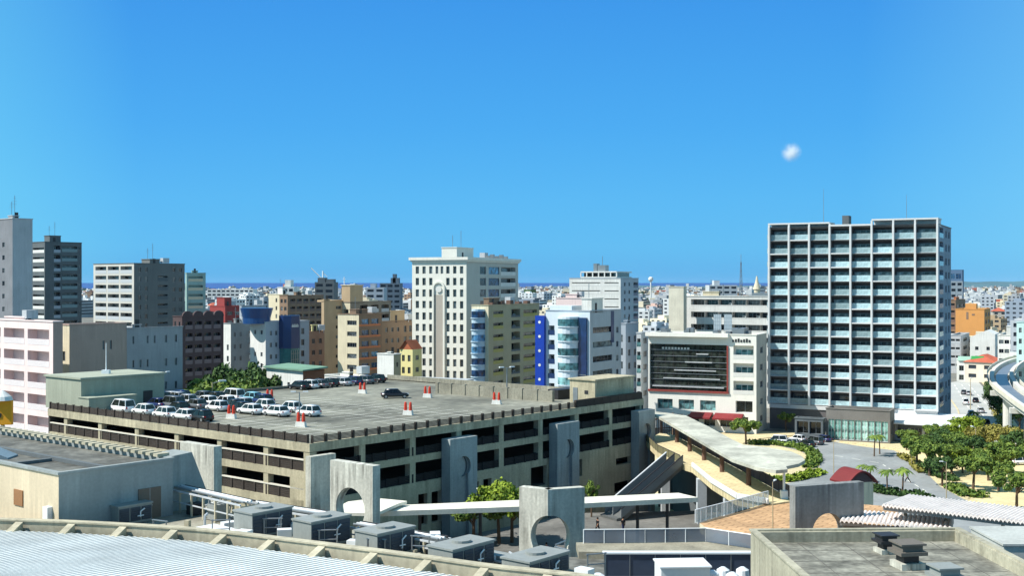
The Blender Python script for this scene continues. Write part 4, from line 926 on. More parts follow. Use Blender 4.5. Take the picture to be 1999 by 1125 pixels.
for i in (4, 18, 30, 42, 52):
    p = ctr[i]; b = MB(); b.tube((*p, 0), (*p, ZM-2.2), .9, 12); d = (ctr[i+1]-ctr[i-1]).normalized(); n = Vector((-d.y, d.x))
    b.prism([tuple(p+n*3.4+d*.8), tuple(p-n*3.4+d*.8), tuple(p-n*3.4-d*.8), tuple(p+n*3.4-d*.8)], ZM-2.4, ZM-1.403); b.build('pier', M_MONO, mono)
# ---------------------------------------------------------------- near roofs
M_CONC = mat('weathered_concrete', (206, 204, 190), streak=.8, var=.22, bump=.3)
M_SHC = mat('shade_weathered_concrete', (142, 144, 142), streak=.7, var=.2, bump=.2)  # base grey darkened to paint in the wall's shade; streaks are weathering
M_CORR = mat('pale_corrugated_steel', (236, 238, 230), rough=.6, var=.12, spec=.2)
M_PARA = mat('tan_parapet_stone', (184, 176, 152), var=.26, streak=.3, fine=2.5)
M_HV = mat('hvac_grey_steel', (142, 146, 142), rough=.6, var=.12, streak=.12)
M_HVD = mat('hvac_louvre_steel', (62, 70, 80), rough=.6, var=.12)
M_ORG = mat('orange_brick_paving', (202, 162, 120), var=.25, fine=2.5, scale=.3)
M_CAN = mat('white_canopy_sheet', (226, 220, 202), var=.16, scale=.4)
M_GFN = mat('fence_glass', (176, 196, 200), rough=.15, alpha=.45, var=.1)
def bricks(m, sx=1.2, strength=.25):
    nt = m.node_tree; b = nt.nodes['Principled BSDF']; src = b.inputs['Base Color'].links[0].from_socket
    t = nt.nodes.new('ShaderNodeTexBrick'); tc = nt.nodes.new('ShaderNodeTexCoord'); mp = nt.nodes.new('ShaderNodeMapping'); mp.inputs['Rotation'].default_value[2] = .6
    nt.links.new(tc.outputs['Object'], mp.inputs['Vector']); nt.links.new(mp.outputs[0], t.inputs['Vector']); t.inputs['Scale'].default_value = sx
    t.inputs['Color1'].default_value = (1, 1, 1, 1); t.inputs['Color2'].default_value = (.8, .8, .8, 1); t.inputs['Mortar'].default_value = (.45, .42, .4, 1); t.inputs['Mortar Size'].default_value = .03
    mx = nt.nodes.new('ShaderNodeMixRGB'); mx.blend_type = 'MULTIPLY'; mx.inputs[0].default_value = strength*2; nt.links.new(src, mx.inputs[1]); nt.links.new(t.outputs[0], mx.inputs[2]); nt.links.new(mx.outputs[0], b.inputs['Base Color'])
bricks(M_ORG, .35, .35); bricks(M_PAVE, .3, .22)
ZR = 16.
mall = empty('mall_building', (0, 0, 0), 0, 'near shopping mall podium with a pale corrugated metal roof behind a cream stone parapet', 'building')
curve = bez([g(*p, 17.1)[:2] for p in ((-420, 1004), (-200, 1007), (0, 1012), (200, 1020), (400, 1033), (600, 1056), (800, 1081), (960, 1103), (1130, 1121), (1250, 1140))], 12)
def nrm(i, C=curve):
    d = (C[min(i+1, len(C)-1)]-C[max(i-1, 0)]).normalized(); return Vector((d.y, -d.x))   # towards the camera
# corrugated vault
b = MB(); S = [0]
for i in range(len(curve)-1): S.append(S[-1]+(curve[i+1]-curve[i]).length)
def cat_(s):
    for i in range(len(S)-1):
        if s <= S[i+1]: t = (s-S[i])/(S[i+1]-S[i]); return curve[i].lerp(curve[i+1], t), nrm(i).lerp(nrm(i+1), t).normalized()
    return curve[-1], nrm(len(curve)-1)
pitch = .50; ns = int(S[-1]/pitch*4); ND = 12; DEP = 34.
for k in range(ns+1):
    p, n = cat_(min(S[-1]-1e-4, k*pitch/4)); ph = k % 4; dz = (.0, .0, .05, .05)[ph]
    for j in range(ND+1):
        t = j/ND; q = p+n*(1.2+DEP*t); b.v.append((q.x, q.y, 16.45+dz+2.2*math.sin(t*math.pi*.5)))
for k in range(ns):
    for j in range(ND): i0 = k*(ND+1)+j; b.f.append((i0, i0+1, i0+ND+2, i0+ND+1)); b.m.append(1 if k % 4 == 3 else 0)
b.build('corrugated_roof', [M_CORR, mat('grey_rib_side', (158, 166, 168), rough=.6, var=.2)], mall)  # darker grey on one side of each rib
b = MB(); ribbon(b, curve, .5, 15.3, 16.96, 0); b.build('parapet', M_PARA, mall)
b = MB(); ribbon(b, curve, .66, 16.963, 17.07, 0); b.build('parapet_cap', M_PARA, mall)
s = 2.
while s < S[-1]-1:
    p, n = cat_(s); d = Vector((-n.y, n.x)); b = MB(); a0 = p+n*.4
    w_ = .28; v = []
    for sg in (-1, 1):
        o = a0+d*w_*sg; e = a0+n*1.3+d*w_*sg
        v += [(o.x, o.y, 15.6), (e.x, e.y, 15.6), (e.x, e.y, 16.5), (o.x, o.y, 16.95)]
    b.v = v; b.f = [(0, 1, 2, 3), (7, 6, 5, 4), (3, 2, 6, 7), (1, 5, 6, 2), (0, 3, 7, 4)]; b.m = [0]*5
    b.build('buttress', M_PARA, mall); s += 4.05
edge = [g(*p, ZR)[:2] for p in ((-500, 975), (0, 975), (115, 985), (400, 985), (600, 1005), (760, 1028), (900, 1052), (1020, 1072), (1160, 1112))]
b = MB(); b.prism(edge+[(6, 40), (-90, 40), (-110, 100)], 0, 15.55); b.build('roof_terrace', mat('terrace_screed', (150, 146, 130), var=.35, scale=.3, fine=2), mall)
b = MB(); b.prism([(5, 20), (34, 20), (34, 97), (17, 99), (4, 99), (4, 70)], 0, 10.9); b.build('lower_roof', ROOFD, mall)
# penthouse box, left
M_LBX = mat('pale_pinkish_stucco', (206, 190, 162), streak=.18, var=.1)
B = bld('roof_penthouse', 'flat dark-roofed rooftop building with a brown door, at the lower left', -300, 115, 338, 86, 925, 50, mat('shade_grey_stucco', (146, 152, 150), streak=.2, var=.12), lmat=M_LBX, zb=15.5, roof=ROOFD, par=.35,  # grey wall colour carries the shade of the right face and wing
        left=pat(1, 1, 90, 1, 1), right=pat(1, 1, 90, 1, 1), cat='rooftop building', maxlen=(30, 40))
b = MB(); xd = B.sx(270, 'r'); xe = B.sx(314, 'r'); b.box(xd, -.07, .1, xe, -.003, 2.5); dr = b.build('door', mat('brown_steel_door', (112, 98, 86), var=.1), B.root)
b = MB(); b.box((xd+xe)/2-.02, -.09, .1, (xd+xe)/2+.02, -.073, 2.5); b.box((xd+xe)/2+.06, -.13, 1.1, (xd+xe)/2+.2, -.073, 1.2); b.build('handle', METAL, dr)
b = MB(); ya, yb_ = B.sx(46), B.sx(29); b.box(-.08, ya, 1.5, -.003, yb_, 2.7); b.build('louvre_window', mat('brown_louvre', (146, 106, 72), var=.15), B.root)
b = MB(); ya = B.sx(103); b.box(-.4, ya, 1.0, -.003, ya+.7, 2.0); b.tube((-.2, ya+.35, 0), (-.2, ya+.35, 1.0), .08, 6); b.build('electrical_box', WMETAL, B.root)
b = MB(); n = 34
for i in range(n): y = 1+i*(B.b-2)/n; b.box(B.a-.75, y, B.h+.085, B.a+.35, y+.55*(B.b-2)/n, B.h+.32)
b.build('tile_edge', M_PARA, B.root)
b = MB(); b.box(B.a*.42, 1, B.h-.34, B.a*.46, B.b-1, B.h-.05); b.box(.5, 8, B.h-.34, B.a*.4, 8.4, B.h-.1); b.build('roof_upstand', DGREY, B.root)
b = MB(); x0 = B.a+.003
b.slab([(x0, 0), (x0+4.6, 0), (x0+2.6, B.h+.1), (x0, B.h-.1)], (0, 1.2), (1, 0), (0, -1), 2.6); b.build('sloping_wing', MATS['shade_grey_stucco'], B.root)
# sign at the left edge
sg = empty('sign_box', (ray(6, 150), 150, 0), 0, 'yellow and orange sign box with a white cap at the far left edge', 'sign')
b = MB(); b.box(-1.3, -.3, 15.9, 1.2, .3, 19.0); sgb = b.build('board', mat('sign_yellow', (232, 160, 40), var=.1), sg)
b = MB(); b.slab([(-1.0, 16.9), (-.1, 16.8), (.0, 17.3), (-.5, 17.6), (-1.0, 17.4)], (0, -.36), (1, 0), (0, -1), .05); b.build('marking', DMETAL, sgb)
b = MB(); b.tube((0, 0, 0), (0, 0, 15.9), .25, 8); b.build('pole', DMETAL, sg)
b = MB(); b.lathe(-.1, 0, [(1.35, 19.0), (1.1, 19.5), (.5, 20.0), (.1, 20.3)], 14); b.build('cap', WHITE, sg)
aw = MB(); X, Y = ray(4, 96), 96; aw.prism([(X-2.5, Y-1), (X+.9, Y-1), (X+.9, Y+1), (X-2.5, Y+1)], 19.3, lambda x, y: 20.2+(X-x)*.4); tag(aw.build('rooftop_tank', mat('tank_blue_grey', (120, 140, 150), rough=.6)), 'blue-grey tapered rooftop tank at the left edge above the dark roof', 'tank')
# HVAC cabinets
def hvac(px0, pxc, px1, D, yt, zb, label, first=None):
    th = R(50); u = (math.cos(th), math.sin(th)); v = (-u[1], u[0]); X = ray(pxc, D)
    ln = lambda px, d: (((px-1000)/F)*D-X)/(d[0]-((px-1000)/F)*d[1])
    a, b_, h = ln(px1, u), ln(px0, v), zat(yt, D)-zb
    root = empty('air_conditioning_unit', (X, D, zb), th, label, 'air conditioner', 'air conditioning units on the mall roof')
    m = MB(); m.box(0, 0, .15, a, b_, h-.12); m.box(-.08, -.08, h-.117, a+.08, b_+.08, h); m.box(.2, .2, 0, a-.2, b_-.2, .148)
    m.build('casing', M_HV, root)
    n = max(3, int(a/.95)); 
    for i in range(n):
        m = MB(); x0 = a*i/n+.06; x1 = a*(i+1)/n-.06; m.box(x0, -.05, .3, x1, -.004, h-.25)
        for k in range(5): z = .4+(h-.75)*k/5; m.box(x0+.08, -.1, z, x1-.08, -.053, z+.06)
        m.build('louvre_panel', M_HVD, root)
    for i in range(max(1, int(a/2))):
        m = MB(); cx = a*(i+.5)/max(1, int(a/2)); m.lathe(cx, b_/2, [(.62, h+.003), (.62, h+.16), (.55, h+.165)], 16); m.build('fan_cowl', M_HV, root)
    m = MB(); cx = a*.62; m.tube((cx, -.16, .6), (cx, -.16, h*.62), .05, 6); m.tube((cx, -.16, h*.62), (cx+.35, -.16, h*.74), .05, 6); m.tube((cx-.25, -.16, h*.42), (cx+.28, -.16, h*.42), .045, 6); m.tube((cx, -.16, .6), (cx, 0, .6), .05, 6)
    m.build('valve_pipe', WMETAL, root); return root
hvac(183, 232, 297, 88.5, 990, 15.56, 'lowest grey cabinet with louvred side in front of the brown door of the rooftop building')
hvac(457, 493, 571, 84, 1003, 15.56, 'tallest grey louvred cabinet, leftmost of the row in front of the garage corner')
hvac(572, 608, 684, 80.5, 1020, 15.56, 'grey louvred cabinet second in the row, in front of the left arch wall')
hvac(694, 737, 810, 77.5, 1043, 15.56, 'grey louvred cabinet third in the row, below the right edge of the left arch wall')
hvac(836, 884, 965, 73.5, 1074, 15.56, 'flat topped grey cabinet fourth in the row, half hidden by the parapet')
hvac(980, 1034, 1110, 71.5, 1098, 15.56, 'flat topped grey cabinet ending the row, in front of the two-sided arch wall')
for (px, py, w_, d_, lab) in ((405, 1040, 3.2, 3.0, 'flat white hatch panel on the mall roof left of the tallest cabinet'),):
    x, y, _ = g(px, py, ZR); b = MB(); b.box(-w_/2, -d_/2, 0, w_/2, d_/2, .5); b.box(-w_/2-.1, -d_/2-.1, .503, w_/2+.1, d_/2+.1, .58); o = b.build('roof_hatch', WMETAL, None, (x, y, 15.56), R(50)); tag(o, lab, 'roof hatch')
# pipe racks along the far edge of the terrace
def rack(px0, px1, D0, D1, zb, h, label, n=8, seed=1):
    p0, p1 = Vector((ray(px0, D0), D0)), Vector((ray(px1, D1), D1)); L_ = (p1-p0).length; an = math.atan2(p1.y-p0.y, p1.x-p0.x); r_ = random.Random(seed)
    root = empty('pipe_rack', (p0.x, p0.y, zb), an, label, 'pipe rack', 'steel pipe racks on the mall roof')
    b = MB()
    for i in range(n+1):
        x = L_*i/n
        for y in (0, 1.6): b.box(x-.07, y-.07, 0, x+.07, y+.07, h)
        b.box(x-.06, .07, h-.14, x+.06, 1.53, h-.02)
    b.build('posts', M_PARA, root)
    b = MB()
    for y in (0, 1.6): b.box(0, y-.06, h+.003, L_, y+.06, h+.12)
    b.box(0, -.05, h*.5, L_, .05, h*.5+.08); b.build('rails', LGREY, root)
    for k in range(4):
        b = MB(); y = .3+.33*k; rr = .07+.05*r_.random(); b.tube((0, y, h+.25), (L_, y, h+.25), rr, 7); b.tube((L_*r_.random(), y, h+.25), (L_*r_.random(), y+.1, .1), rr*.8, 6)
        b.build('pipe', [METAL, LGREY, WMETAL, DMETAL][k], root)
    for k in range(3):
        b = MB(); x = L_*(.15+.3*k+.1*r_.random()); b.box(x, .2, .05, x+1.0+r_.random(), 1.3, .6+.7*r_.random()); b.build('valve_box', [DMETAL, M_HV, DGREY][k], root)
rack(330, 470, 95, 88, 15.56, 1.7, 'pale steel pipe rack between the brown door and the tallest cabinet', 6, 1)
rack(480, 640, 92, 87, 15.56, .9, 'low pipe rack behind the two left louvred cabinets, under the garage corner', 8, 2)
rack(685, 850, 84, 79, 15.56, .9, 'low pipe rack right of the second cabinet, below the left arch wall', 8, 3)
rack(850, 1010, 80, 75.5, 15.0, .8, 'low pipe rack behind the fourth cabinet, below the long white canopy', 8, 4)
rack(960, 1160, 77, 77, 12.6, 1.0, 'pipe rack in front of the two-sided arch wall', 9, 5)
rr_ = random.Random(17); CL = []
for i in range(84):
    s_ = 6+i*.7; p, n = cat_(min(S[-1]-2, s_)); q = p-n*(1.6+rr_.random()*5.5)
    if q.x < -26 or any((q-c).length < 1.0 for c in CL): continue
    if (F*q.x/q.y+1000) > 1150: continue
    CL.append(q); kind = rr_.randrange(4); b = MB(); hh = .35+rr_.random()*.8
    if kind == 0: b.tube((0, 0, 0), (0, 0, hh), .09, 8); b.tube((0, 0, hh), (.3, 0, hh+.12), .09, 8); nm, lb, ct, mm = 'vent_pipe', 'small bent vent pipes dotted over the mall roof terrace', 'vent pipe', LGREY
    elif kind == 1: b.box(-.5, -.35, .1, .5, .35, hh+.2); b.box(-.4, -.3, 0, -.3, .3, .097); b.box(.3, -.3, 0, .4, .3, .097); nm, lb, ct, mm = 'outdoor_unit', 'small pale air conditioner units dotted over the mall roof terrace', 'air conditioner', WMETAL
    elif kind == 2: b.tube((0, 0, 0), (0, 0, 1.5), .05, 6); b.tube((1.2, 0, 0), (1.2, 0, 1.5), .05, 6); b.tube((-.1, 0, 1.45), (1.3, 0, 1.45), .05, 6); b.tube((0, 0, .8), (1.2, 0, .8), .04, 6); nm, lb, ct, mm = 'pipe_trestle', 'short pipe trestles standing on the mall roof terrace', 'trestle', METAL
    else: b.box(-.8, -.2, .0, .8, .2, .3); b.box(-.5, -.15, .303, -.1, .15, .3+hh*.5); nm, lb, ct, mm = 'cable_duct', 'low cable ducts lying on the mall roof terrace', 'cable duct', M_PARA
    o = b.build(nm, mm, None, (q.x, q.y, 15.56), rr_.random()*3); tag(o, lb, ct, lb[:60].split(' on ')[0].split(' dotted')[0].split(' standing')[0].split(' lying')[0])
# ---------------------------------------------------------------- arch walls
def arch_slab(px0, px1, Dc, yt, zb, th, cpx, ctop, rr, t=.9, lab='', m=None, end='v', corner='r'):
    # slab running along v from the corner at px1 (end='v') or along u from the corner at px0 (end='u')
    thr = R(th); u = (math.cos(thr), math.sin(thr)); v = (-u[1], u[0]); pc = px1 if end == 'v' else px0
    X = ray(pc, Dc); ln = lambda px, d: (((px-1000)/F)*Dc-X)/(d[0]-((px-1000)/F)*d[1])
    zt = zat(yt, Dc)
    if end == 'v': L_ = ln(px0, v); c = L_-ln(cpx, v); O = (0, L_); U = (0, -1); N = (-1, 0)
    else: L_ = ln(px1, u); c = ln(cpx, u); O = (0, 0); U = (1, 0); N = (0, -1)
    k = (cpx-1000)/F; dd = v if end == 'v' else u; q = ln(cpx, dd); Yc = Dc+dd[1]*q; cz = zat(ctop, Yc)-rr
    pr = [(0, zb)]
    A = [(c+rr*math.cos(a), cz+rr*math.sin(a)) for a in [math.pi*1.15-math.pi*1.3*i/24 for i in range(25)]]
    A = [p for p in A if 0 <= p[0] <= L_]
    if A[0][0] > .25: pr += [(A[0][0], zb)]+A
    else: pr = [(0, A[0][1])]+A[1:] if A[0][0] < .25 and c-rr < 0 else pr+A
    if c+rr < L_: pr += [(A[-1][0], zb), (L_, zb)]
    else: pr += [(L_, A[-1][1])]
    pr += [(L_, zt), (0, zt)]
    if c-rr < 0: pr = pr[1:] if pr[0][1] == zb else pr
    b = MB(); b.slab(pr, O, U, N, t); return b, (X, Dc), thr, zt
for a, lab in (((645, 728, 104, 911, 6, 50, 684, 953, 1.9), 'streaked concrete wall with a round arch, left one in front of the garage corner'), ((352, 418, 112, 873, 6, 50, 372, 930, 1.6), 'streaked concrete wall slab beside the rooftop building, in front of the garage')):
    b, (X, D), t_, zt = arch_slab(*a); o = b.build('arch_wall', [M_CONC], None, (X, D, 0), t_); tag(o, lab, 'arch wall')
b, (X, D), t_, zt = arch_slab(1014, 1070, 108, 957, 6, 58, 1074, 1008, 2.05)
root = empty('arch_wall', (X, D, 0), t_, 'two-sided streaked concrete wall with an arch cut through its corner, before the white canopy', 'arch wall')
b.build('sunlit_side', M_CONC, root)
b, (X2, D2_), t2, zt = arch_slab(1070.2, 1142, 108, 957, 6, 21, 1074, 1008, 2.05, end='u')
b.build('shaded_side', M_CONC, root, (0, 0, 0), t2-t_)
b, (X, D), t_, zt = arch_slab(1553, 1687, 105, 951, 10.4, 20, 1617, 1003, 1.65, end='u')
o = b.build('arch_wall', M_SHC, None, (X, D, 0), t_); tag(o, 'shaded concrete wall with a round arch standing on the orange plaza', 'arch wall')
# flat slab leaning against the garage corner, behind the left arch wall
X, Y = ray(607, 121), 121.; b = MB(); b.box(0, 0, 0, 3.4, .8, zat(893, 121)); o = b.build('concrete_slab_wall', [M_CONC], None, (X, Y, 0), R(50)); tag(o, 'tall plain grey concrete slab against the front corner of the garage, behind the left arch wall', 'slab wall')
# ---------------------------------------------------------------- plazas, walkway, canopies
def plat(name, pts, z, th, m, ms=None, **kw):
    b = MB(); P = [g(x, y, z)[:2] for x, y in pts]; b.prism(P, z-th, z, 0, 1 if ms else 0) if False else b.prism(P, z-th, z, 1 if ms else 0, 0)
    return tag(b.build(name, [m]+([ms] if ms else [])), **kw)
lp = MB(); lp.prism([(-24, 98), (34, 98), (34, 128), (27, 150), (8, 148), (-19, 122)], 0, 5); tag(lp.build('lower_plaza', mat('lower_plaza_paving', (112, 110, 104), var=.35, scale=.2, fine=1.5)), kind='structure')
plat('upper_plaza', [(1366, 1022), (1440, 1001), (1500, 983), (1560, 979), (1650, 983), (1745, 990), (1760, 1010), (1720, 1075), (1560, 1100), (1462, 1075), (1400, 1045)], 11, .9, M_ORG, CREAM, kind='structure')
wk = [(1262, 862), (1288, 846), (1316, 850), (1440, 916), (1552, 978), (1505, 985), (1440, 975), (1390, 944), (1352, 912), (1328, 905), (1285, 884)]
wkr = empty('elevated_walkway', (0, 0, 0), 0, 'cream paved elevated walkway running from the garage down to the orange plaza', 'walkway')
def ppoly(pts, z): return [g(x, y, z)[:2] for x, y in pts]
b = MB(); b.prism(ppoly(wk, 11.15), 10.4, 11.15); b.build('deck', M_PAVE, wkr)
def fence(parent, pts, z, hgt, m, post=None, step=1.5, name='railing', pw=.05, th=.04, rail=True):
    P = [Vector(p) for p in ppoly(pts, z)]; b = MB(); c = MB()
    for i in range(len(P)-1):
        a, e = P[i], P[i+1]; d = (e-a); L_ = d.length; d.normalize(); n = Vector((-d.y, d.x))*th/2
        b.prism([tuple(a-n), tuple(e-n), tuple(e+n), tuple(a+n)], z+.05, z+hgt-.06)
        k = max(1, int(L_/step))
        for j in range(k+1):
            q = a+d*L_*j/k; c.tube((q.x, q.y, z), (q.x, q.y, z+hgt), pw, 5)
        if rail: c.tube((*a, z+hgt), (*e, z+hgt), pw, 5)
    o = b.build(name, m, parent); c.build('posts', post or WMETAL, o if parent else o); return o
fence(wkr, [(1316, 850), (1440, 916), (1548, 976)], 11.15, 1.25, mat('dusky_parapet_panel', (84, 78, 88), var=.15), DMETAL, 2.2, 'parapet_panel')
fence(wkr, [(1352, 912), (1390, 944), (1440, 975), (1500, 985)], 11.15, .55, WHITE, WMETAL, 2, 'edge_fascia', th=.3)
fence(wkr, [(1262, 862), (1285, 884), (1328, 905)], 11.15, 1.0, mat('olive_panel', (120, 114, 84), var=.15), DMETAL, 2, 'side_panel')
b = MB(); WP = [Vector(q) for q in ppoly([(1288, 848), (1316, 852), (1440, 918), (1535, 970)], 11)]
for i in range(3): wallseg(b, WP[i], WP[i+1], 0, 10.39, .6)
b.build('shade_backing_wall', DGREY, wkr)  # added dark wall, stands in for the deep shade under the deck
for px, py in ((1371, 925), (1300, 884), (1425, 960)):
    x, y, _ = g(px, py, 11.1); b = MB(); b.box(x-.55, y-.1, 0, x+.55, y+1.0, 10.4); b.build('column', LGREY, wkr)
cn = empty('curved_canopy', (0, 0, 0), 0, 'long pale curved canopy over the elevated walkway ending in a rounded tip', 'canopy')
top = [(1268, 803), (1300, 806), (1340, 812), (1385, 834), (1425, 856), (1452, 869), (1500, 874), (1545, 882), (1566, 891), (1572, 899), (1560, 906), (1535, 911), (1538, 917), (1515, 919), (1478, 913), (1430, 897), (1380, 868), (1330, 839), (1290, 816)]
b = MB(); b.prism(ppoly(top, 14.6), 14.25, 14.6); b.build('roof_sheet', mat('weathered_canopy_sheet', (188, 186, 170), var=.32, scale=.3, fine=1.8, streak=.1), cn)
for px, py in ((1322, 864), (1347, 882), (1375, 899), (1410, 922), (1462, 948)):
    x, y, _ = g(px, py, 11.15); b = MB(); b.tube((x, y, 11.15), (x, y, 14.25), .3, 10); b.build('post', WOODP, cn)
x, y, _ = g(1531, 975, 11.1); b = MB(); b.tube((x, y, 11.15), (x, y, 14.25), .14, 8); b.box(x-.35, y-.35, 11.15, x+.35, y+.35, 12.0); b.build('post', WMETAL, cn)
tr = empty('timber_trellis', (*g(1268, 848, 11)[:2], 0), R(22), 'brown slatted trellis under the left end of the curved canopy', 'trellis')
b = MB()
for i in range(14): b.box(i*.32, 0, 8.4, i*.32+.12, .12, 13.9)
for k in range(4): b.box(0, .123, 8.9+k*1.4, 4.4, .2, 9.05+k*1.4)
b.build('slats', WOODP, tr)
for i in (0, 6, 12): b = MB(); b.box(i*.35, .25, 0, i*.35+.25, .5, 14.0); b.build('post', BROWN, tr)
# long flat white canopy on the lower plaza
wc = empty('flat_canopy', (0, 0, 0), 0, 'long flat white canopy crossing in front of the garage behind the two-sided arch wall', 'canopy')
b = MB(); b.prism(ppoly([(728, 989), (1015, 977), (1325, 963), (1363, 972), (1015, 990), (728, 1000)], 11.), 10.5, 11.); b.build('roof_sheet', M_CAN, wc)
for px, py in ((938, 988), (1110, 980), (1303, 971), (820, 992), (1245, 974)):
    x, y, _ = g(px, py, 11.); b = MB(); b.tube((x, y, 5), (x, y, 10.55), .17, 8); b.build('post', DMETAL, wc)
b = MB(); P = ppoly([(640, 1001), (680, 980), (735, 973), (795, 979), (780, 983), (735, 1003)], 11.5)
c = MB(); c.prism(P, 11.2, 11.5); tag(c.build('tent_canopy', M_CAN), 'small pale canopy seen through the round arch of the left arch wall', 'canopy')
# scalloped canopies at the right
def scallop(label, A, Bp, z, wdt, n, sag=.55, posts=()):
    p0, p1 = Vector(g(*A, z)[:2]), Vector(g(*Bp, z)[:2]); d = (p1-p0); L_ = d.length; d.normalize(); an = math.atan2(d.y, d.x)
    root = empty('scalloped_canopy', (p0.x, p0.y, z), an, label, 'canopy')
    b = MB(); k = 6; pts = []
    for i in range(n*k+1):
        t = i/k; f = t-int(t) if i < n*k else 0; pts.append((L_*i/(n*k), sag*math.sin(math.pi*f)))
    for (x0, z0), (x1, z1) in zip(pts[:-1], pts[1:]):
        b.quad((x0, 0, z0), (x1, 0, z1), (x1, wdt, z1), (x0, wdt, z0)); b.quad((x0, wdt, z0-.18), (x1, wdt, z1-.18), (x1, 0, z1-.18), (x0, 0, z0-.18))
        b.quad((x0, 0, z0-.18), (x1, 0, z1-.18), (x1, 0, z1), (x0, 0, z0)); b.quad((x1, wdt, z1-.18), (x0, wdt, z0-.18), (x0, wdt, z0), (x1, wdt, z1))
    b.build('vaulted_sheet', mat('pale_pinkish_sheet', (232, 222, 214), var=.12, scale=.6), root)
    b = MB(); b.box(0, .3, -.45, L_, .5, -.19); b.box(0, wdt-.5, -.45, L_, wdt-.3, -.19); b.build('beam', METAL, root)
    for t in posts:
        b = MB(); b.tube((L_*t, wdt*.5, 11-z if z < 14 else -3.5), (L_*t, wdt*.5, -.2), .16, 8); b.build('post', mat('taupe_post', (150, 140, 124), var=.1), root)
    return root
scallop('upper of two scalloped white canopies at the right, long and running off the right edge', (1722, 988), (2080, 1032), 14.0, 6.4, 44, .2, posts=(.06, .3, .62, .9))
scallop('lower shorter scalloped white canopy right of the shaded arch wall', (1640, 1018), (1860, 1034), 12.6, 5.2, 24, .18, posts=(.1, .5, .9))
# escalator
e0, e1 = Vector(g(1212, 1018, 5)), Vector(g(1333, 906, 11)); e1.y = e0.y+5.0; e1.x = ray(1333, e1.y)
es = empty('escalator', tuple(e0), math.atan2(e1.y-e0.y, e1.x-e0.x), 'grey covered escalator climbing from the lower plaza to the elevated walkway', 'escalator')
L_ = math.hypot(e1.x-e0.x, e1.y-e0.y); hh = 6.1
b = MB(); b.slab([(-.6, 0), (.6, 0), (L_, hh-.6), (L_, hh+.1), (0, .1+.3), (-.6, .3)], (0, 0), (1, 0), (0, -1), 3.4); b.build('steps', mat('escalator_steel', (110, 112, 110), rough=.5, metal=.3, var=.2), es)
for y in (-.12, 1.55, 3.2):
    b = MB(); b.slab([(0, .3), (L_, hh), (L_, hh+1.1), (0, 1.4)], (0, y), (1, 0), (0, -1), .1); b.build('side_panel', mat('smoked_panel', (120, 126, 128), rough=.2, var=.1), es)
    b = MB(); b.tube((0, y+.05, 1.45), (L_, y+.05, hh+1.15), .09, 6); b.build('handrail', WMETAL if y > 3 else DMETAL, es)
# fences around the plazas
gf = empty('glass_fence', (0, 0, 0), 0, 'glass and white post fence along the edge of the orange plaza below the walkway', 'fence')
fence(gf, [(1358, 1022), (1440, 1000), (1500, 983)], 11.02, 1.25, M_GFN, WMETAL, .9, 'glass_panel')
gf = empty('glass_fence', (0, 0, 0), 0, 'long glass fence with white posts at the bottom, left of the near flat roof', 'fence')
fence(gf, [(1140, 1062), (1260, 1061), (1378, 1059), (1470, 1073)], 11.5, 1.2, mat('smoky_fence_glass', (120, 132, 146), rough=.12, alpha=.7, var=.3, fine=.4), WMETAL, 1.6, 'glass_panel')
b = MB(); b.prism(ppoly([(1125, 1060), (1378, 1057), (1400, 1040), (1470, 1070), (1480, 1085), (1130, 1078)], 11.5), 10.9, 11.5); tag(b.build('terrace', mat('grey_tan_screed', (150, 144, 126), var=.3, scale=.5)), kind='structure')
b = MB(); x0, x1 = ray(1180, 91), ray(1476, 91); b.box(x0, 91, 10.9, x1, 91.4, 13.0); gp = b.build('parapet_wall', mat('dark_blue_glazed_panel', (56, 68, 88), rough=.2, spec=.6, var=.2, fine=1.5)); tag(gp, 'dark blue glazed parapet wall with a white coping below the glass fence', 'parapet wall')
b = MB(); b.box(x0-.1, 90.9, 13.003, x1, 91.5, 13.14); b.build('coping', WMETAL, gp)
b = MB(); b.box(x0, 90.93, 11.2, x1, 90.99, 11.3)
for i in range(6): xx = x0+(x1-x0)*i/6; b.box(xx, 90.94, 11.3, xx+.05, 90.99, 13.0)
b.build('joints', METAL, gp)
x, y = ray(1332, 82), 82; b = MB(); b.box(-1.7, -1.2, 0, 1.7, 1.2, 1.5); b.box(-1.8, -1.3, 1.503, 1.8, 1.3, 1.6); o = b.build('white_plant_box', WMETAL, None, (x, y, 12.9), R(4)); tag(o, 'white flat-topped plant box at the bottom edge, left of the near flat roof', 'plant box')
b = MB(); b.box(-1.3, -.9, -2, 1.3, .9, -.003); b.build('plinth', LGREY, o)
du = empty('ventilation_duct', (ray(1160, 78), 78, 13.5), R(-62), 'pale bent ventilation duct at the bottom, between the last cabinet and the blue glazed wall', 'duct')
b = MB(); b.box(0, 0, -.4, 6.5, 1.0, .5); b.build('duct_run', mat('pale_duct_steel', (196, 208, 214), rough=.4, var=.1), du)
b = MB(); b.lathe(-.3, .5, [(.7, -.9), (.75, .4), (.55, .9), (.2, 1.1)], 12); b.build('cowl', WMETAL, du)
for k in range(2): b = MB(); b.box(1.5+3*k, .2, -2.6, 1.8+3*k, .8, -.403); b.build('support', METAL, du)
ho = [];
for i in range(4):
    b = MB(); x = ray(1205+11*i, 79); P = [Vector((x+.5*math.sin(t*.5)*.8, 79-.4*t, 12.6+1.5*math.sin(t*.42))) for t in range(8)]
    for a, c in zip(P[:-1], P[1:]): b.tube(a, c, .10, 6)
    tag(b.build('pipe', WMETAL), 'white curved pipes side by side at the bottom edge below the blue glazed wall', 'pipe', 'curved white pipes at the bottom edge')
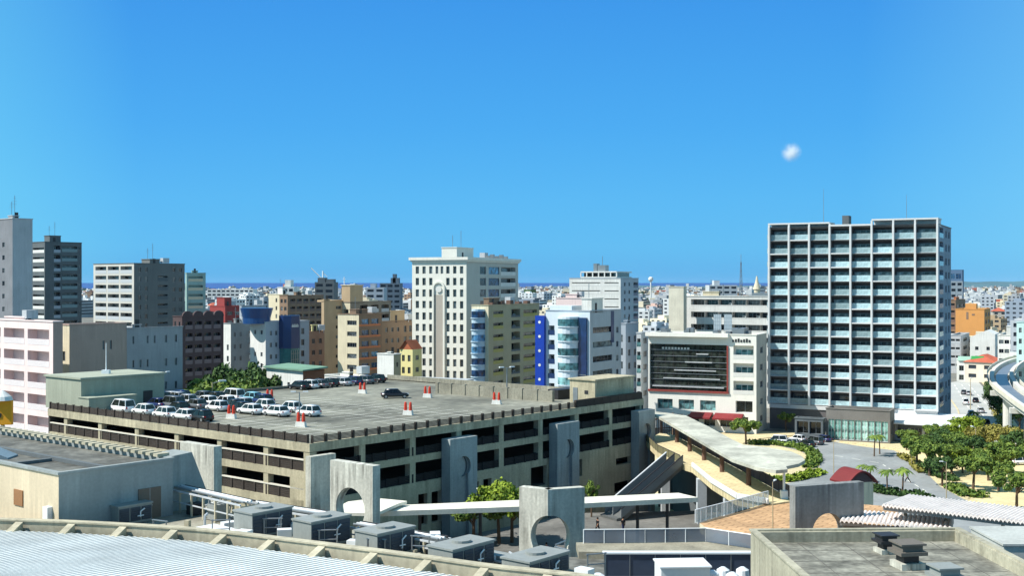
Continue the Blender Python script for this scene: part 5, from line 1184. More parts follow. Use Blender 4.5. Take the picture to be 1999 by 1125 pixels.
for i, (px, D) in enumerate(((1392, 83), (1412, 84), (1430, 82.5), (1450, 84))):
    b = MB(); x = ray(px, D); b.lathe(x, D, [(.42, 10.9), (.42, 13.0), (.5, 13.05), (.45, 13.5), (.15, 13.7)], 14)
    tag(b.build('roof_vent', WMETAL), 'round-topped white roof vents clustered beside the near flat roof', 'vent', 'round white vents beside the near flat roof')
# near flat roofed building, right
nb_ = empty('flat_roof_building', (ray(1466, 80), 80, 0), R(2), 'near flat-roofed beige building with dark stained roof and parapet, lower right corner', 'building')
zt = zat(1037, 80); WN, LN = 14.3, 34.
M_NB = mat('beige_stained_parapet', (172, 167, 146), streak=.4, var=.25, bump=.2)
b = MB(); b.box(0, -LN, 0, .5, 0, zt); b.box(WN-.5, -LN, 0, WN, 0, zt); b.box(.5, -.6, 0, WN-.5, 0, zt); b.build('parapet', M_NB, nb_)
b = MB(); b.box(-.1, -LN, zt+.003, .35, .1, zt+.12); b.box(.35, -.3, zt+.003, WN-.35, .1, zt+.12); b.box(WN-.35, -LN, zt+.003, WN+.1, .1, zt+.12); b.build('coping', M_NB, nb_)
b = MB(); b.box(.5, -LN, 0, WN-.5, -.6, zt-.7); b.build('roof_deck', mat('stained_roof_felt', (134, 132, 120), var=.6, scale=.5, fine=2.6, bump=.5), nb_)
b = MB()
for i in range(9): b.box(.75, -3-3*i, zt-.697, WN-.75, -2.95-3*i, zt-.685)
for i in range(4): b.box(3+3*i, -LN, zt-.696, 3.05+3*i, -.7, zt-.686)
b.build('felt_seam', mat('worn_seam', (100, 98, 92), var=.3), nb_)
for k, (px, D, s, lab) in enumerate(((1730, 76.5, .85, 'dark mushroom roof vent nearest the back parapet of the near flat roof'), (1772, 72.5, 1.1, 'larger dark mushroom roof vent in the middle of the near flat roof'), (1845, 67, 1.0, 'pale mushroom roof vent cut by the bottom edge on the near flat roof'))):
    r = empty('mushroom_vent', (ray(px, D), D, zt-.69), R(10), lab, 'roof vent', 'mushroom vents on the near flat roof'); r.scale = (s, s, s)
    b = MB(); b.box(-.7, -.7, 0, .7, .7, .35); b.build('curb', M_CONC if k < 2 else WMETAL, r)
    b = MB(); b.box(-.45, -.45, .353, .45, .45, .8); b.build('shaft', DMETAL, r)
    b = MB(); b.box(-.8, -.8, .803, .8, .8, 1.0); b.box(-.6, -.6, 1.003, .6, .6, 1.35); b.box(-.75, -.75, 1.353, .75, .75, 1.45); b.build('hood', [DMETAL, mat('vent_taupe', (108, 102, 94)), M_HV][k], r)
b = MB(); x0 = ray(1960, 84); b.box(x0, 84, 0, x0+8, 90, 15.2); b.box(x0-.1, 83.9, 15.203, x0+8, 90.1, 15.35); tag(b.build('roof_annex', mat('pale_grey_roof_sheet', (176, 178, 172), var=.2)), 'pale blue-grey low annex roof at the right edge behind the near flat roof', 'annex')
# lift tower with a red barrel roof
lt = empty('lift_tower', (ray(1658, 150), 150, 0), R(20), 'small white lift tower with a curved dark red roof, behind the shaded arch wall', 'lift tower')
b = MB(); wallgrid(b, (0, 0), (1, 0), (0, -1), 4.3, 0, 8.4, [(.5, 2.6, 5.2, 7.6, .3)]); wallgrid(b, (4.3, 0), (0, 1), (1, 0), 3.6, 0, 8.4, [(.6, 1.2, 1, 7.6, .3), (1.7, 2.3, 1, 7.6, .3)]); wallgrid(b, (0, 3.6), (0, -1), (-1, 0), 3.6, 0, 8.4, []); b.quad((4.3, 3.6, 0), (0, 3.6, 0), (0, 3.6, 8.4), (4.3, 3.6, 8.4)); b.build('wall', CREAM, lt)
b = MB(); b.quad((.5, .28, 5.2), (2.6, .28, 5.2), (2.6, .28, 7.6), (.5, .28, 7.6)); b.quad((4.02, .6, 1), (4.02, 2.3, 1), (4.02, 2.3, 7.6), (4.02, .6, 7.6)); b.build('window', GLK, lt)
b = MB(); n = 12; pr = [(-.5+5.3*i/n, 8.45+1.5*math.sin(math.pi*i/n)) for i in range(n+1)]; pr += [(p, q-.22) for p, q in reversed(pr)]
b.slab(pr, (0, -.5), (1, 0), (0, -1), 4.6); b.build('barrel_roof', mat('dark_red_roof', (116, 44, 44), rough=.7, var=.15), lt)
b = MB(); b.slab([(0, 8.4), (4.3, 8.4)]+[(4.3-4.3*i/10, 8.4+1.25*math.sin(math.pi*i/10)) for i in range(11)][1:-1], (0, 0), (1, 0), (0, -1), .15); b.build('gable', DBROWN, lt)
lt.scale = (.86, .86, 1.)
# lamp posts
lp0 = empty('street_lamp', (0, 0, 0), 0, 'x', 'street lamp')
b = MB(); b.tube((0, 0, 0), (0, 0, 7.5), .11, 8, .06); b.build('pole', mat('tan_pole', (176, 160, 128), var=.1), lp0)
b = MB(); b.tube((0, 0, 7.4), (.9, 0, 7.6), .05, 6); b.build('arm', METAL, lp0)
b = MB(); b.box(.6, -.14, 7.55, 1.3, .14, 7.7); b.build('lamp_head', WMETAL, lp0)
first = True
for px, py, z, s, rz, lab in ((1509, 1040, 11, .62, 1, 'tan lamp post on the orange plaza left of the shaded arch wall'), (938, 1048, 5, .7, 2, 'dark lamp post in front of the green tree under the white canopy'), (1628, 925, 0, .75, 0, 'thin lamp post on the roundabout hedge beside the curved canopy tip'),
    (1848, 978, 0, .8, 3, 'thin lamp post in the park between the trees and the scalloped canopy'), (1780, 912, 0, .6, 1, 'short lamp post on the pavement by the park trees'), (1905, 905, 0, .9, 2, 'lamp post between the park trees near the avenue'), (1895, 800, 0, 1.1, 1, 'lamp post beside the avenue right of the residential tower'),
    (388, 745, 0, 1.75, .5, 'tall lamp post with a round white head in front of the dark brown tiled block'), (415, 745, 0, 2.0, .5, 'tall white lamp post between the dark tiled block and the trees')):
    x, y, _ = g(px, py, z)
    if px in (388, 415): y = 224; x = ray(px, y)
    o = lp0 if first else copy_thing(lp0, (x, y, z), rz, lab); first = False
    o.location = (x, y, z); o.rotation_euler.z = rz; o.scale = (s, s, s); o['label'] = lab; o['group'] = 'street and plaza lamps'
# ---------------------------------------------------------------- trees
def leafmat(name, c0, c1):
    m = bpy.data.materials.new(name); m.use_nodes = True; nt = m.node_tree; N = nt.nodes; L = nt.links; b = N['Principled BSDF']
    tc = N.new('ShaderNodeTexCoord'); n = N.new('ShaderNodeTexNoise'); n.inputs['Scale'].default_value = 1.1; n.inputs['Detail'].default_value = 5
    L.new(tc.outputs['Object'], n.inputs['Vector']); cr = N.new('ShaderNodeValToRGB')
    cr.color_ramp.elements[0].position = .35; cr.color_ramp.elements[1].position = .66; cr.color_ramp.elements[0].color = (*srgb(*c0), 1); cr.color_ramp.elements[1].color = (*srgb(*c1), 1)
    L.new(n.outputs['Fac'], cr.inputs[0]); L.new(cr.outputs[0], b.inputs['Base Color']); b.inputs['Roughness'].default_value = .7; b.inputs['Specular IOR Level'].default_value = .2
    b.inputs['Subsurface Weight'].default_value = 0; MATS[name] = m; return m
LF = [leafmat('green_leaves', (52, 80, 32), (126, 144, 62)), leafmat('yellow_green_leaves', (78, 100, 26), (148, 166, 54)), leafmat('dark_green_leaves', (36, 62, 34), (84, 110, 54)), leafmat('olive_dry_leaves', (104, 104, 44), (158, 148, 76))]
M_BARK = mat('tree_bark', (104, 84, 66), var=.25, fine=6)
def make_tree(seed, lm, R_=3.2, hh=6.5, flat=.6, nb=28, nl=4800, ls=.19):
    r_ = random.Random(seed); root = empty('tree', (0, 0, -80), 0, 'tree', 'tree')
    b = MB(); b.tube((0, 0, 0), (.15, .1, hh*.45), .24, 8, .16, cap=False)
    cl = []
    for i in range(nb):
        a = r_.random()*6.283; q = math.sqrt(r_.random())*R_*.88; z = hh*.62+(r_.random()-.35)*R_*flat*1.1*(1-.45*q/R_)
        cl.append((q*math.cos(a), q*math.sin(a), z, R_*(.14+.22*r_.random()**1.5)))
    for x, y, z, rr in cl[:7]:
        b.tube((.12, .08, hh*.38), (x*.5, y*.5, z-rr*.7), .11, 5, .07, cap=False); b.tube((x*.5, y*.5, z-rr*.7), (x*.85, y*.85, z), .07, 5, .03, cap=False)
    b.build('trunk', M_BARK, root)
    c = MB()
    for k in range(nl):
        x, y, z, rr = cl[r_.randrange(nb)]; d = Vector((r_.gauss(0, 1), r_.gauss(0, 1), r_.gauss(0, 1))).normalized(); p = Vector((x, y, z))+Vector((d.x, d.y, d.z*.8))*rr*(.55+.6*r_.random()**.7)
        a = (d+Vector((r_.gauss(0, .6), r_.gauss(0, .6), r_.gauss(0, .6)+.3))).normalized(); t = a.orthogonal().normalized(); t.rotate(Matrix.Rotation(r_.random()*6.28, 3, a)); w = a.cross(t); s = ls*(.5+.8*r_.random())
        c.quad(p-t*s-w*s*.55, p+t*s-w*s*.55, p+t*s*.8+w*s*.6, p-t*s*.8+w*s*.5)
    c.build('crown', lm, root); return root
TP = {'g': make_tree(1, LF[0]), 'y': make_tree(2, LF[1], 3.4, 6.0, .7), 'd': make_tree(3, LF[2], 3.3, 7), 'o': make_tree(4, LF[3], 3.6, 5.6, .5), 's': make_tree(5, LF[0], 2.4, 6.2, .75, 12, 2200)}
UT = set()
def tree(k, px, py, z, s, lab, D=None, grp=None, sz=None):
    if D: y = D; x = ray(px, D)
    else: x, y, _ = g(px, py, z)
    rz = random.random()*6.28
    if k not in UT: UT.add(k); o = TP[k]; o.location = (x, y, z); o.rotation_euler.z = rz; o['label'] = lab
    else: o = copy_thing(TP[k], (x, y, z), rz, lab)
    o.scale = (s, s, sz or s); o['group'] = grp or 'trees in the park'; return o
tree('y', 975, 1062, 5, .95, 'bright yellow-green round tree beside the white canopy, left of the two-sided arch wall', sz=1.22, grp='trees by the garage')
tree('g', 925, 1062, 5, .9, 'lower dark green bushy tree under the white canopy, beside the yellow-green tree', sz=.8, grp='trees by the garage')
tree('g', 1000, 1060, 5, .95, 'green tree half hidden behind the two-sided arch wall, under the white canopy', sz=.95, grp='trees by the garage')
tree('s', 1155, 1010, 5, .5, 'small tuft of tree showing above the two-sided arch wall', sz=.8, grp='trees by the garage')
tree('g', 1457, 868, 0, 1.05, 'dark stemmed green tree behind the curved canopy, in front of the red awnings', sz=.95)
tree('s', 1535, 842, 0, .8, 'dark slender tree at the car entrance left of the glass lobby')
park = [('g', 1790, 912, 1.15, 'large green tree right in front of the shop with the white canopy roof'), ('g', 1815, 930, 1.2, 'green tree just below the large tree in front of the shop'), ('d', 1848, 893, 1.0, 'dark green tree in the shade below the shop canopy corner'),
 ('g', 1870, 906, 1.15, 'green tree right of the shop canopy corner'), ('y', 1885, 865, 1.15, 'yellow-green tree near the avenue edge, topmost in the park'), ('o', 1925, 888, 1.2, 'olive dry tree in the middle of the park'), ('o', 1965, 885, 1.2, 'olive dry tree left of the right edge, beside the dark parked cars'),
 ('g', 1900, 958, 1.15, 'round green tree standing alone on dry ground in the park'), ('g', 1930, 940, 1.1, 'green tree right of the lone round tree'), ('g', 1975, 940, 1.35, 'large light green tree at the right edge of the park'), ('g', 1985, 1000, 1.2, 'green tree at the right edge just above the scalloped canopy'),
 ('o', 1945, 925, 1.0, 'olive tree between the large light green tree and the lone round tree'), ('d', 1840, 950, .9, 'dark green low tree beside the park path'), ('y', 1880, 925, .95, 'yellow-green tree in the middle of the park'), ('d', 1835, 905, 1.0, 'dark green tree behind the large tree right of the shop front'), ('g', 1858, 925, 1.05, 'green tree in the thick middle of the park, left of the yellow-green one'), ('d', 1905, 915, 1.05, 'dark green tree right of the yellow-green tree mid park'), ('g', 1950, 960, 1.0, 'green tree on the dry ground between the lone round tree and the right edge'), ('g', 1825, 872, .9, 'green tree under the left part of the shop canopy'), ('y', 1860, 868, .9, 'yellow-green tree at the right end of the shop canopy'), ('d', 1990, 905, 1.1, 'dark green tree at the right edge near the avenue'), ('g', 1770, 880, .85, 'small green tree left of the shop entrance')]
for k, px, py, s, lab in park: tree(k, px, py, 0, s*.9, lab)
for i, (k, px, D, s, sz, lab) in enumerate([('g', 375, 232, 2.3, 2.36, 'broad green tree at the left end of the tree row behind the roof cars'), ('y', 405, 226, 2.1, 2.30, 'light green tree second in the row behind the roof cars'), ('g', 435, 230, 2.4, 2.71, 'tall green tree in the middle of the row behind the roof cars'),
    ('y', 455, 219, 1.9, 2.06, 'light green low tree in front of the dark trees behind the roof cars'), ('g', 480, 232, 2.2, 2.77, 'tallest dark green tree of the row, left of the green-roofed hall'), ('d', 505, 236, 1.9, 2.83, 'dark narrow tree against the white office, left of the green-roofed hall'), ('g', 500, 220, 1.5, 2.06, 'green tree touching the left end of the green-roofed hall'),
    ('d', 455, 245, 2.0, 2.71, 'dark tree at the back of the row below the outside stairs'), ('g', 418, 221, 1.6, 2.01, 'low green tree right behind the white cars'), ('y', 380, 221, 1.6, 2.01, 'low light green tree next to the blue-grey plain block')]):
    tree(k, px, 0, 0, s, lab, D, 'tree row behind the garage roof', sz)
av = [(1942, 795, 'd', .85), (1948, 815, 'd', .9), (1960, 835, 'd', .95), (1975, 848, 'd', 1.), (1990, 856, 'd', 1.), (1940, 780, 'd', .7)]
for i, (px, py, k, s) in enumerate(av): tree(k, px, py, 0, s, 'dark trees in a line under the monorail beside the avenue', grp='trees under the monorail', sz=s*1.3)
# palms
def make_palm():
    r_ = random.Random(9); root = empty('palm_tree', (0, 0, -90), 0, 'palm', 'palm tree'); b = MB(); b.tube((0, 0, 0), (.2, .1, 5.4), .2, 8, .13, cap=False); b.build('trunk', M_BARK, root)
    c = MB()
    for i in range(16):
        a = 6.283*i/16+r_.random()*.3; up = .2+1.0*r_.random(); L_ = 2.1+.5*r_.random(); n = 6; prev = None
        for k in range(n+1):
            t = k/n; q = L_*t; z = 5.4+up*L_*.5*t-1.5*t*t*L_*.45; w = .38*math.sin(math.pi*min(1, t*.9+.08)); d = Vector((math.cos(a), math.sin(a))); m = Vector((-d.y, d.x))
            cur = ((.2+d.x*q+m.x*w, .1+d.y*q+m.y*w, z-.15*w), (.2+d.x*q, .1+d.y*q, z+.1*w), (.2+d.x*q-m.x*w, .1+d.y*q-m.y*w, z-.15*w))
            if prev: c.quad(prev[0], cur[0], cur[1], prev[1]); c.quad(prev[1], cur[1], cur[2], prev[2])
            prev = cur
    c.build('crown', LF[0], root); return root
pm0 = make_palm(); first = True
for px, py, z, s, lab in ((1707, 892, 0, .75, 'palm tree in front of the glass lobby doors'), (1718, 888, 0, .7, 'shorter palm tree right behind the lobby palm'), (1700, 950, 0, .62, 'palm tree leaning over the red roof of the lift tower'), (1733, 966, 0, .72, 'palm tree right of the lift tower'), (1762, 968, 0, .78, 'palm tree beside the road, right of the lift tower palms'), (1683, 943, 0, .55, 'palm tree behind the red roofed lift tower'), (1903, 842, 0, .8, 'palm tree near the avenue above the park')):
    x, y, _ = g(px, py, z); o = pm0 if first else copy_thing(pm0, (x, y, z), random.random()*6, lab); first = False
    o.location = (x, y, z); o['label'] = lab; o['group'] = 'palm trees around the road'; o.scale = (s, s, s)
def hedge(name, label, pts, z, w, h, lm, seed=1, n=2600):
    r_ = random.Random(seed); P = [Vector(g(x, y, z)[:2]) for x, y in pts]; S_ = [0]
    for i in range(len(P)-1): S_.append(S_[-1]+(P[i+1]-P[i]).length)
    c = MB()
    for k in range(n):
        t = r_.random()*S_[-1]; i = max(j for j in range(len(P)-1) if S_[j] <= t); p = P[i].lerp(P[i+1], (t-S_[i])/(S_[i+1]-S_[i])); p = Vector((p.x+(r_.random()-.5)*w, p.y+(r_.random()-.5)*w, z+h*(.15+.85*r_.random())*(.8+.3*math.sin(t*1.7))))
        a = Vector((r_.gauss(0, 1), r_.gauss(0, 1), r_.gauss(0, 1)+.8)).normalized(); u = a.orthogonal().normalized(); v = a.cross(u); s = .13+.13*r_.random(); c.quad(p-u*s-v*s, p+u*s-v*s, p+u*s+v*s, p-u*s+v*s)
    return tag(c.build(name, lm), label, 'hedge')
hedge('hedge', 'curved green hedge around the roundabout, behind the curved canopy tip', [(1470, 868), (1510, 868), (1558, 875), (1586, 886), (1592, 900), (1578, 914)], 0, 2.4, .9, LF[0], 1, 4600)
hedge('hedge', 'green hedge strip in front of the roundabout hedge, below the curved canopy tip', [(1440, 932), (1490, 940), (1540, 940), (1580, 931), (1600, 924)], 0, 2.4, .8, LF[1], 2, 3200)
hedge('hedge', 'low dark hedge beside the road under the palms', [(1700, 958), (1730, 965), (1790, 972), (1820, 985)], 0, 2.2, 1.0, LF[2], 3, 1800)
hedge('hedge', 'low olive hedge on the pavement edge left of the park trees', [(1760, 893), (1785, 905), (1800, 925)], 0, 1.8, .8, LF[3], 4, 1200)
hedge('hedge', 'low green shrubs on the dry ground below the lone round tree', [(1860, 955), (1885, 968), (1915, 972)], 0, 2.6, .9, LF[0], 5, 1300)
hedge('hedge', 'green shrubs on the dry ground left of the lone round tree', [(1800, 915), (1830, 930), (1860, 940)], 0, 2.4, .9, LF[2], 6, 1300)
hedge('hedge', 'straw coloured verge hedge between avenue and monorail', [(1945, 800), (1965, 835), (1990, 858)], 0, 3, .7, LF[3], 7, 900)
# ---------------------------------------------------------------- street cars
SG = 'cars on the streets'
for px, py, k, c, rz, lab in ((1684, 862, 'sedan', 'white', R(160), 'white saloon parked in front of the glass lobby'), (1592, 868, 'van', 'grey', R(120), 'grey van at the car entrance left of the glass lobby'), (1575, 872, 'sedan', 'black', R(125), 'black saloon beside the grey van at the car entrance'), (1608, 862, 'sedan', 'navy', R(120), 'dark blue saloon nearest the left end of the glass lobby'),
    (1545, 870, 'hatch', 'silver', R(150), 'silver hatchback on the forecourt behind the roundabout hedge'), (1520, 866, 'van', 'white', R(160), 'white van on the forecourt behind the roundabout hedge'), (1558, 862, 'hatch', 'white', R(130), 'white hatchback in the forecourt behind the black saloon'),
    (1978, 905, 'sedan', 'navy', R(10), 'dark blue saloon between the park trees at the right edge'), (1945, 903, 'sedan', 'white', R(10), 'white saloon between the olive park trees'), (1995, 908, 'van', 'white', R(10), 'white van at the right edge behind the park trees'),
    (1892, 772, 'hatch', 'silver', R(70), 'silver hatchback farthest up the avenue'), (1905, 786, 'sedan', 'black', R(72), 'black saloon in the avenue right lane'), (1886, 790, 'van', 'white', R(72), 'white van in the avenue left lane'), (1915, 806, 'sedan', 'silver', R(75), 'silver saloon in the avenue right lane, nearer than the black one'),
    (1896, 812, 'hatch', 'white', R(75), 'white hatchback in the avenue left lane'), (1882, 770, 'sedan', 'grey', R(70), 'grey saloon far up the avenue left lane'), (1925, 830, 'hatch', 'black', R(78), 'black hatchback nearest in the avenue right lane'), (1900, 830, 'sedan', 'white', R(78), 'white saloon nearest in the avenue left lane')):
    x, y, z = g(px, py, .05); car(k, c, x, y, z, rz, lab, SG)
# ---------------------------------------------------------------- people
SKIN = mat('skin', (186, 140, 112), var=.05); HAIR = mat('dark_hair', (28, 24, 22), var=.1)
def person(x, y, z, rz, label, top, bot, stride=.25):
    root = empty('person', (x, y, z), rz, label, 'person')
    V = []; E = []; Rr = []
    def add(p, r, par=None):
        V.append(p); Rr.append(r)
        if par is not None: E.append((par, len(V)-1))
        return len(V)-1
    pel = add((0, 0, .93), .14); ch = add((0, 0, 1.18), .135, pel); sh = add((0, 0, 1.38), .12, ch); nk = add((0, .0, 1.48), .06, sh); hd = add((0, .01, 1.58), .085, nk); h2 = add((0, .015, 1.66), .10, hd); h3 = add((0, .01, 1.73), .07, h2)
    for s in (-1, 1):
        k = add((s*.10, 0, .88), .095, pel); k = add((s*.11, s*stride*.5, .48), .065, k); k = add((s*.11, s*stride*.9-.06, .08), .045, k); add((s*.12, s*stride*.9+.12, .03), .035, k)
        k = add((s*.19, 0, 1.39), .06, sh); k = add((s*.24, -s*stride*.2, 1.12), .045, k); k = add((s*.25, -s*stride*.4+.08, .88), .033, k); hb = add((s*.25, -s*stride*.4+.12, .80), .03, k)
        for f in range(4): add((s*.25+(f-1.5)*.018, -s*stride*.4+.15, .72+.006*abs(f-1.5)), .009, hb)
        add((s*.22, -s*stride*.4+.16, .77), .010, hb)
    me = bpy.data.meshes.new('body'); me.from_pydata(V, E, []); me.materials.append(SKIN); o = put('body', me, root)
    md = o.modifiers.new('skin', 'SKIN'); 
    for i, sv in enumerate(me.skin_vertices[0].data if me.skin_vertices else []): sv.radius = (Rr[i], Rr[i])
    return root, o, V, E, Rr
def real_person(*a):
    root, o, V, E, Rr = person(*a[:5], *a[5:8])
    bpy.context.view_layer.update()
    me = o.data
    if not me.skin_vertices:
        bpy.context.view_layer.objects.active = o
        bm = bmesh.new(); bm.from_mesh(me); lay = bm.verts.layers.skin.verify()
        for i, v in enumerate(bm.verts): v[lay].radius = (Rr[i], Rr[i]); v[lay].use_root = (i == 0)
        bm.to_mesh(me); bm.free()
    sb = o.modifiers.new('sub', 'SUBSURF'); sb.levels = 1; sb.render_levels = 1
    top, bot = a[5], a[6]
    b = MB(); b.lathe(0, 0, [(.17, .86), (.165, 1.05), (.18, 1.25), (.19, 1.36), (.11, 1.45)], 14); c = b.build('shirt', top, root); 
    for s in (-1, 1):
        q = MB(); q.tube((s*.16, 0, 1.40), (s*.235, -s*a[7]*.15, 1.16), .085, 8, .07); q.build('sleeve', top, c)
        q = MB(); q.tube((s*.09, 0, .92), (s*.11, s*a[7]*.5, .48), .115, 8, .085); q.tube((s*.11, s*a[7]*.5, .50), (s*.11, s*a[7]*.9-.06, .1), .085, 8, .065); q.build('trouser_leg', bot, root)
    b = MB(); b.lathe(0, -.01, [(.10, 1.60), (.118, 1.68), (.10, 1.76), (.04, 1.80)], 12); b.build('hair', HAIR, root)
C_BLK = mat('black_cloth', (30, 30, 34), var=.1); C_PNK = mat('pink_cloth', (196, 110, 128), var=.1); C_NVY = mat('navy_cloth', (36, 44, 76), var=.1); C_GRY = mat('grey_cloth', (120, 122, 126), var=.1)
x, y, _ = g(1217, 1040, 5); real_person(x, y, 5, .5, 'person in dark clothes standing at the foot of the escalator', C_BLK, C_NVY, .25)
x, y, _ = g(1167, 1041, 5); real_person(x, y, 5, 2.0, 'person in dark clothes left of the escalator foot, beside the two-sided arch wall', C_BLK, C_BLK, .3)
x, y, _ = g(1063, 1060, 5); real_person(x, y-8, 5, 1.0, 'person in a pink top seen through the arch of the two-sided wall', C_PNK, C_NVY, .2)
x, y, _ = g(1772, 943, .05); real_person(x, y, .05, 1.6, 'person in grey walking on the road right of the lift tower', C_GRY, C_BLK, .5)
# ---------------------------------------------------------------- far city
FC = [('white', (226, 228, 226)), ('cream', (222, 212, 186)), ('pale grey', (178, 182, 186)), ('blue-grey', (140, 152, 166)), ('brown', (142, 118, 98)), ('tan', (190, 166, 134)), ('pinkish', (206, 176, 164)), ('red-roofed', (206, 196, 180))]
M_FW = mat('far_window_dark', (52, 60, 70), var=.2); M_RR = mat('red_tile_roof', (176, 92, 70), var=.2)
FP = []
for i, (cn_, c) in enumerate(FC):
    for j in range(3):
        r_ = random.Random(i*7+j); a, b_, st_ = 9+r_.random()*9, 8+r_.random()*6, [2, 4, 7][j]; h = st_*3.0+.8
        wm = mat('far_wall_'+cn_.replace('-', '_').replace(' ', '_'), c, streak=.12, var=.08, rnd=.18)
        m = MB(); ops = []; ops2 = []
        for f in range(st_):
            z = h-1.0-f*3.0; n = int(a/3.2)
            for k in range(n): ops.append((a*(k+.2)/n, a*(k+.8)/n, z-1.4, z, .3))
            n2 = int(b_/3.6)
            for k in range(n2): ops2.append((b_*(k+.25)/n2, b_*(k+.75)/n2, z-1.3, z, .3))
        ops = [o for o in ops if o[2] > .1]; ops2 = [o for o in ops2 if o[2] > .1]
        wallgrid(m, (0, 0), (1, 0), (0, -1), a, 0, h, ops); wallgrid(m, (0, b_), (0, -1), (-1, 0), b_, 0, h, ops2); wallgrid(m, (a, 0), (0, 1), (1, 0), b_, 0, h, []); m.quad((a, b_, 0), (0, b_, 0), (0, b_, h), (a, b_, h))
        for o in ops: m.quad((o[0], .28, o[2]), (o[1], .28, o[2]), (o[1], .28, o[3]), (o[0], .28, o[3]), 1)
        for o in ops2: m.quad((.28, b_-o[0], o[2]), (.28, b_-o[1], o[2]), (.28, b_-o[1], o[3]), (.28, b_-o[0], o[3]), 1)
        if cn_ == 'red-roofed':
            m.quad((-.5, -.5, h), (a+.5, -.5, h), (a*.75, b_/2, h+2.6), (a*.25, b_/2, h+2.6), 2); m.quad((a+.5, b_+.5, h), (-.5, b_+.5, h), (a*.25, b_/2, h+2.6), (a*.75, b_/2, h+2.6), 2); m.tri((-.5, b_+.5, h), (-.5, -.5, h), (a*.25, b_/2, h+2.6), 2); m.tri((a+.5, -.5, h), (a+.5, b_+.5, h), (a*.75, b_/2, h+2.6), 2)
        else:
            m.quad((0, 0, h-.5), (a, 0, h-.5), (a, b_, h-.5), (0, b_, h-.5)); m.box(a*.2, b_*.3, h-.5, a*.55, b_*.7, h+1.9); m.box(a*.7, b_*.4, h-.5, a*.85, b_*.6, h+1.2, 0)
            for k in range(3): m.box(a*(.1+.3*k), b_*.1, h-.5, a*(.1+.3*k)+.9, b_*.1+.9, h+.6, 1 if k == 1 else 0)
        FP.append((cn_, st_, a, b_, h, m.mesh('building', [wm, M_FW, M_RR])))
random.seed(21)
BL = []
def far(cn_, st_, me, X, Y, rz, lab, grp):
    o = put('building', me, None, (X, Y, 0), rz); tag(o, lab, 'building', grp)
zones = [(400, 560, 'over the red building'), (560, 640, 'left of the tan block'), (700, 810, 'left of the ivory hotel tower'), (1012, 1110, 'right of the ivory hotel tower'), (1240, 1310, 'left of the cream stair tower'), (1310, 1510, 'above the long white banded building'), (1850, 1930, 'right of the residential tower'), (1930, 2060, 'above the monorail')]
def zone(px):
    for a, c, n in zones:
        if a <= px < c: return n
    return None
cnt = 0; hist = {}
spots = []
tries = 0
for (a, c, n), num, D0, D1, hmin in ((zones[0], 40, 480, 1500, 2), (zones[1], 18, 520, 1500, 2), (zones[2], 30, 420, 1500, 2), (zones[3], 28, 400, 1500, 2), (zones[4], 22, 380, 1400, 2), (zones[5], 45, 430, 1500, 2), (zones[6], 30, 470, 1400, 2), (zones[7], 50, 340, 1400, 2)):
    k = 0
    for t_ in range(num*12):
        if k >= num: break
        px = a-4+random.random()*(c-a+8); D = D0*(D1/D0)**random.random(); X = ray(px, D)
        if any(abs(X-q[0]) < 15 and abs(D-q[1]) < 17 for q in spots): continue
        wts = [9, 4, 5, 3, 2, 2, 1.5, 3 if px > 1800 else 1]; ci = random.choices(range(8), wts)[0]; j = random.choices(range(3), (3, 5, 1.2 if D > 700 else .3))[0]
        f = FP[ci*3+j]; spots.append((X, D)); k += 1
        size = ['two-storey', 'four-storey', 'seven-storey'][j]; dist = 'nearer' if D < 650 else ('middle-distance' if D < 1000 else 'distant')
        far(f[0], f[1], f[5], X, D, R(random.choice((50, 62, 72, 35))+random.uniform(-4, 4)), '%s %s flat in the %s houses %s' % (f[0], size, dist, n), '%s houses %s' % (dist, n))
print('far buildings', len(spots))
# the rest of the city, too many to count
cm = [MATS['far_wall_white'], MATS['far_wall_pale_grey'], MATS['far_wall_cream'], MATS['far_wall_blue_grey'], MATS['far_wall_brown'], M_FW, M_RR, LF[2]]
m = MB(); r_ = random.Random(5)
for i in range(9500):
    D = 1150*(5.2)**(r_.random()**1.0); px = -150+r_.random()*2450; X = ray(px, D)
    if px < 900 and D > 4200: continue
    if D > 1100 and D < 1500 and any(abs(X-q[0]) < 14 and abs(D-q[1]) < 14 for q in spots): continue
    a, b_, h = 8+r_.random()*14, 8+r_.random()*8, r_.choice((6, 7, 9, 12, 15))*(1+.25*r_.random())
    if r_.random() < .02: h *= 1.8
    th = R(r_.choice((50, 62, 75))); mi = r_.choices(range(8), (10, 5, 4, 3, 2, 0, 1.0, 3))[0]
    if mi == 7: h *= .7
    n0 = len(m.v); m.box(-a/2, -b_/2, 0, a/2, b_/2, h, mi, bot=False)
    if mi < 6 and r_.random() < .55: q_x = a*(r_.random()-.5)*.5; m.box(q_x-1.6, -1.5, h, q_x+1.6, 1.5, h+1.5+1.5*r_.random(), r_.choice((mi, 0, 1)), bot=False)
    if mi < 6:
        for f in range(int(h/3)): z = h-1.6-3*f; m.quad((-a*.45, -b_/2-.05, z), (a*.45, -b_/2-.05, z), (a*.45, -b_/2-.05, z+1.2), (-a*.45, -b_/2-.05, z+1.2), 5)
    ct, s_ = math.cos(th), math.sin(th)
    for k in range(n0, len(m.v)): x, y, z = m.v[k]; m.v[k] = (X+x*ct-y*s_, D+x*s_+y*ct, z)
tag(m.build('distant_city', cm), kind='stuff')
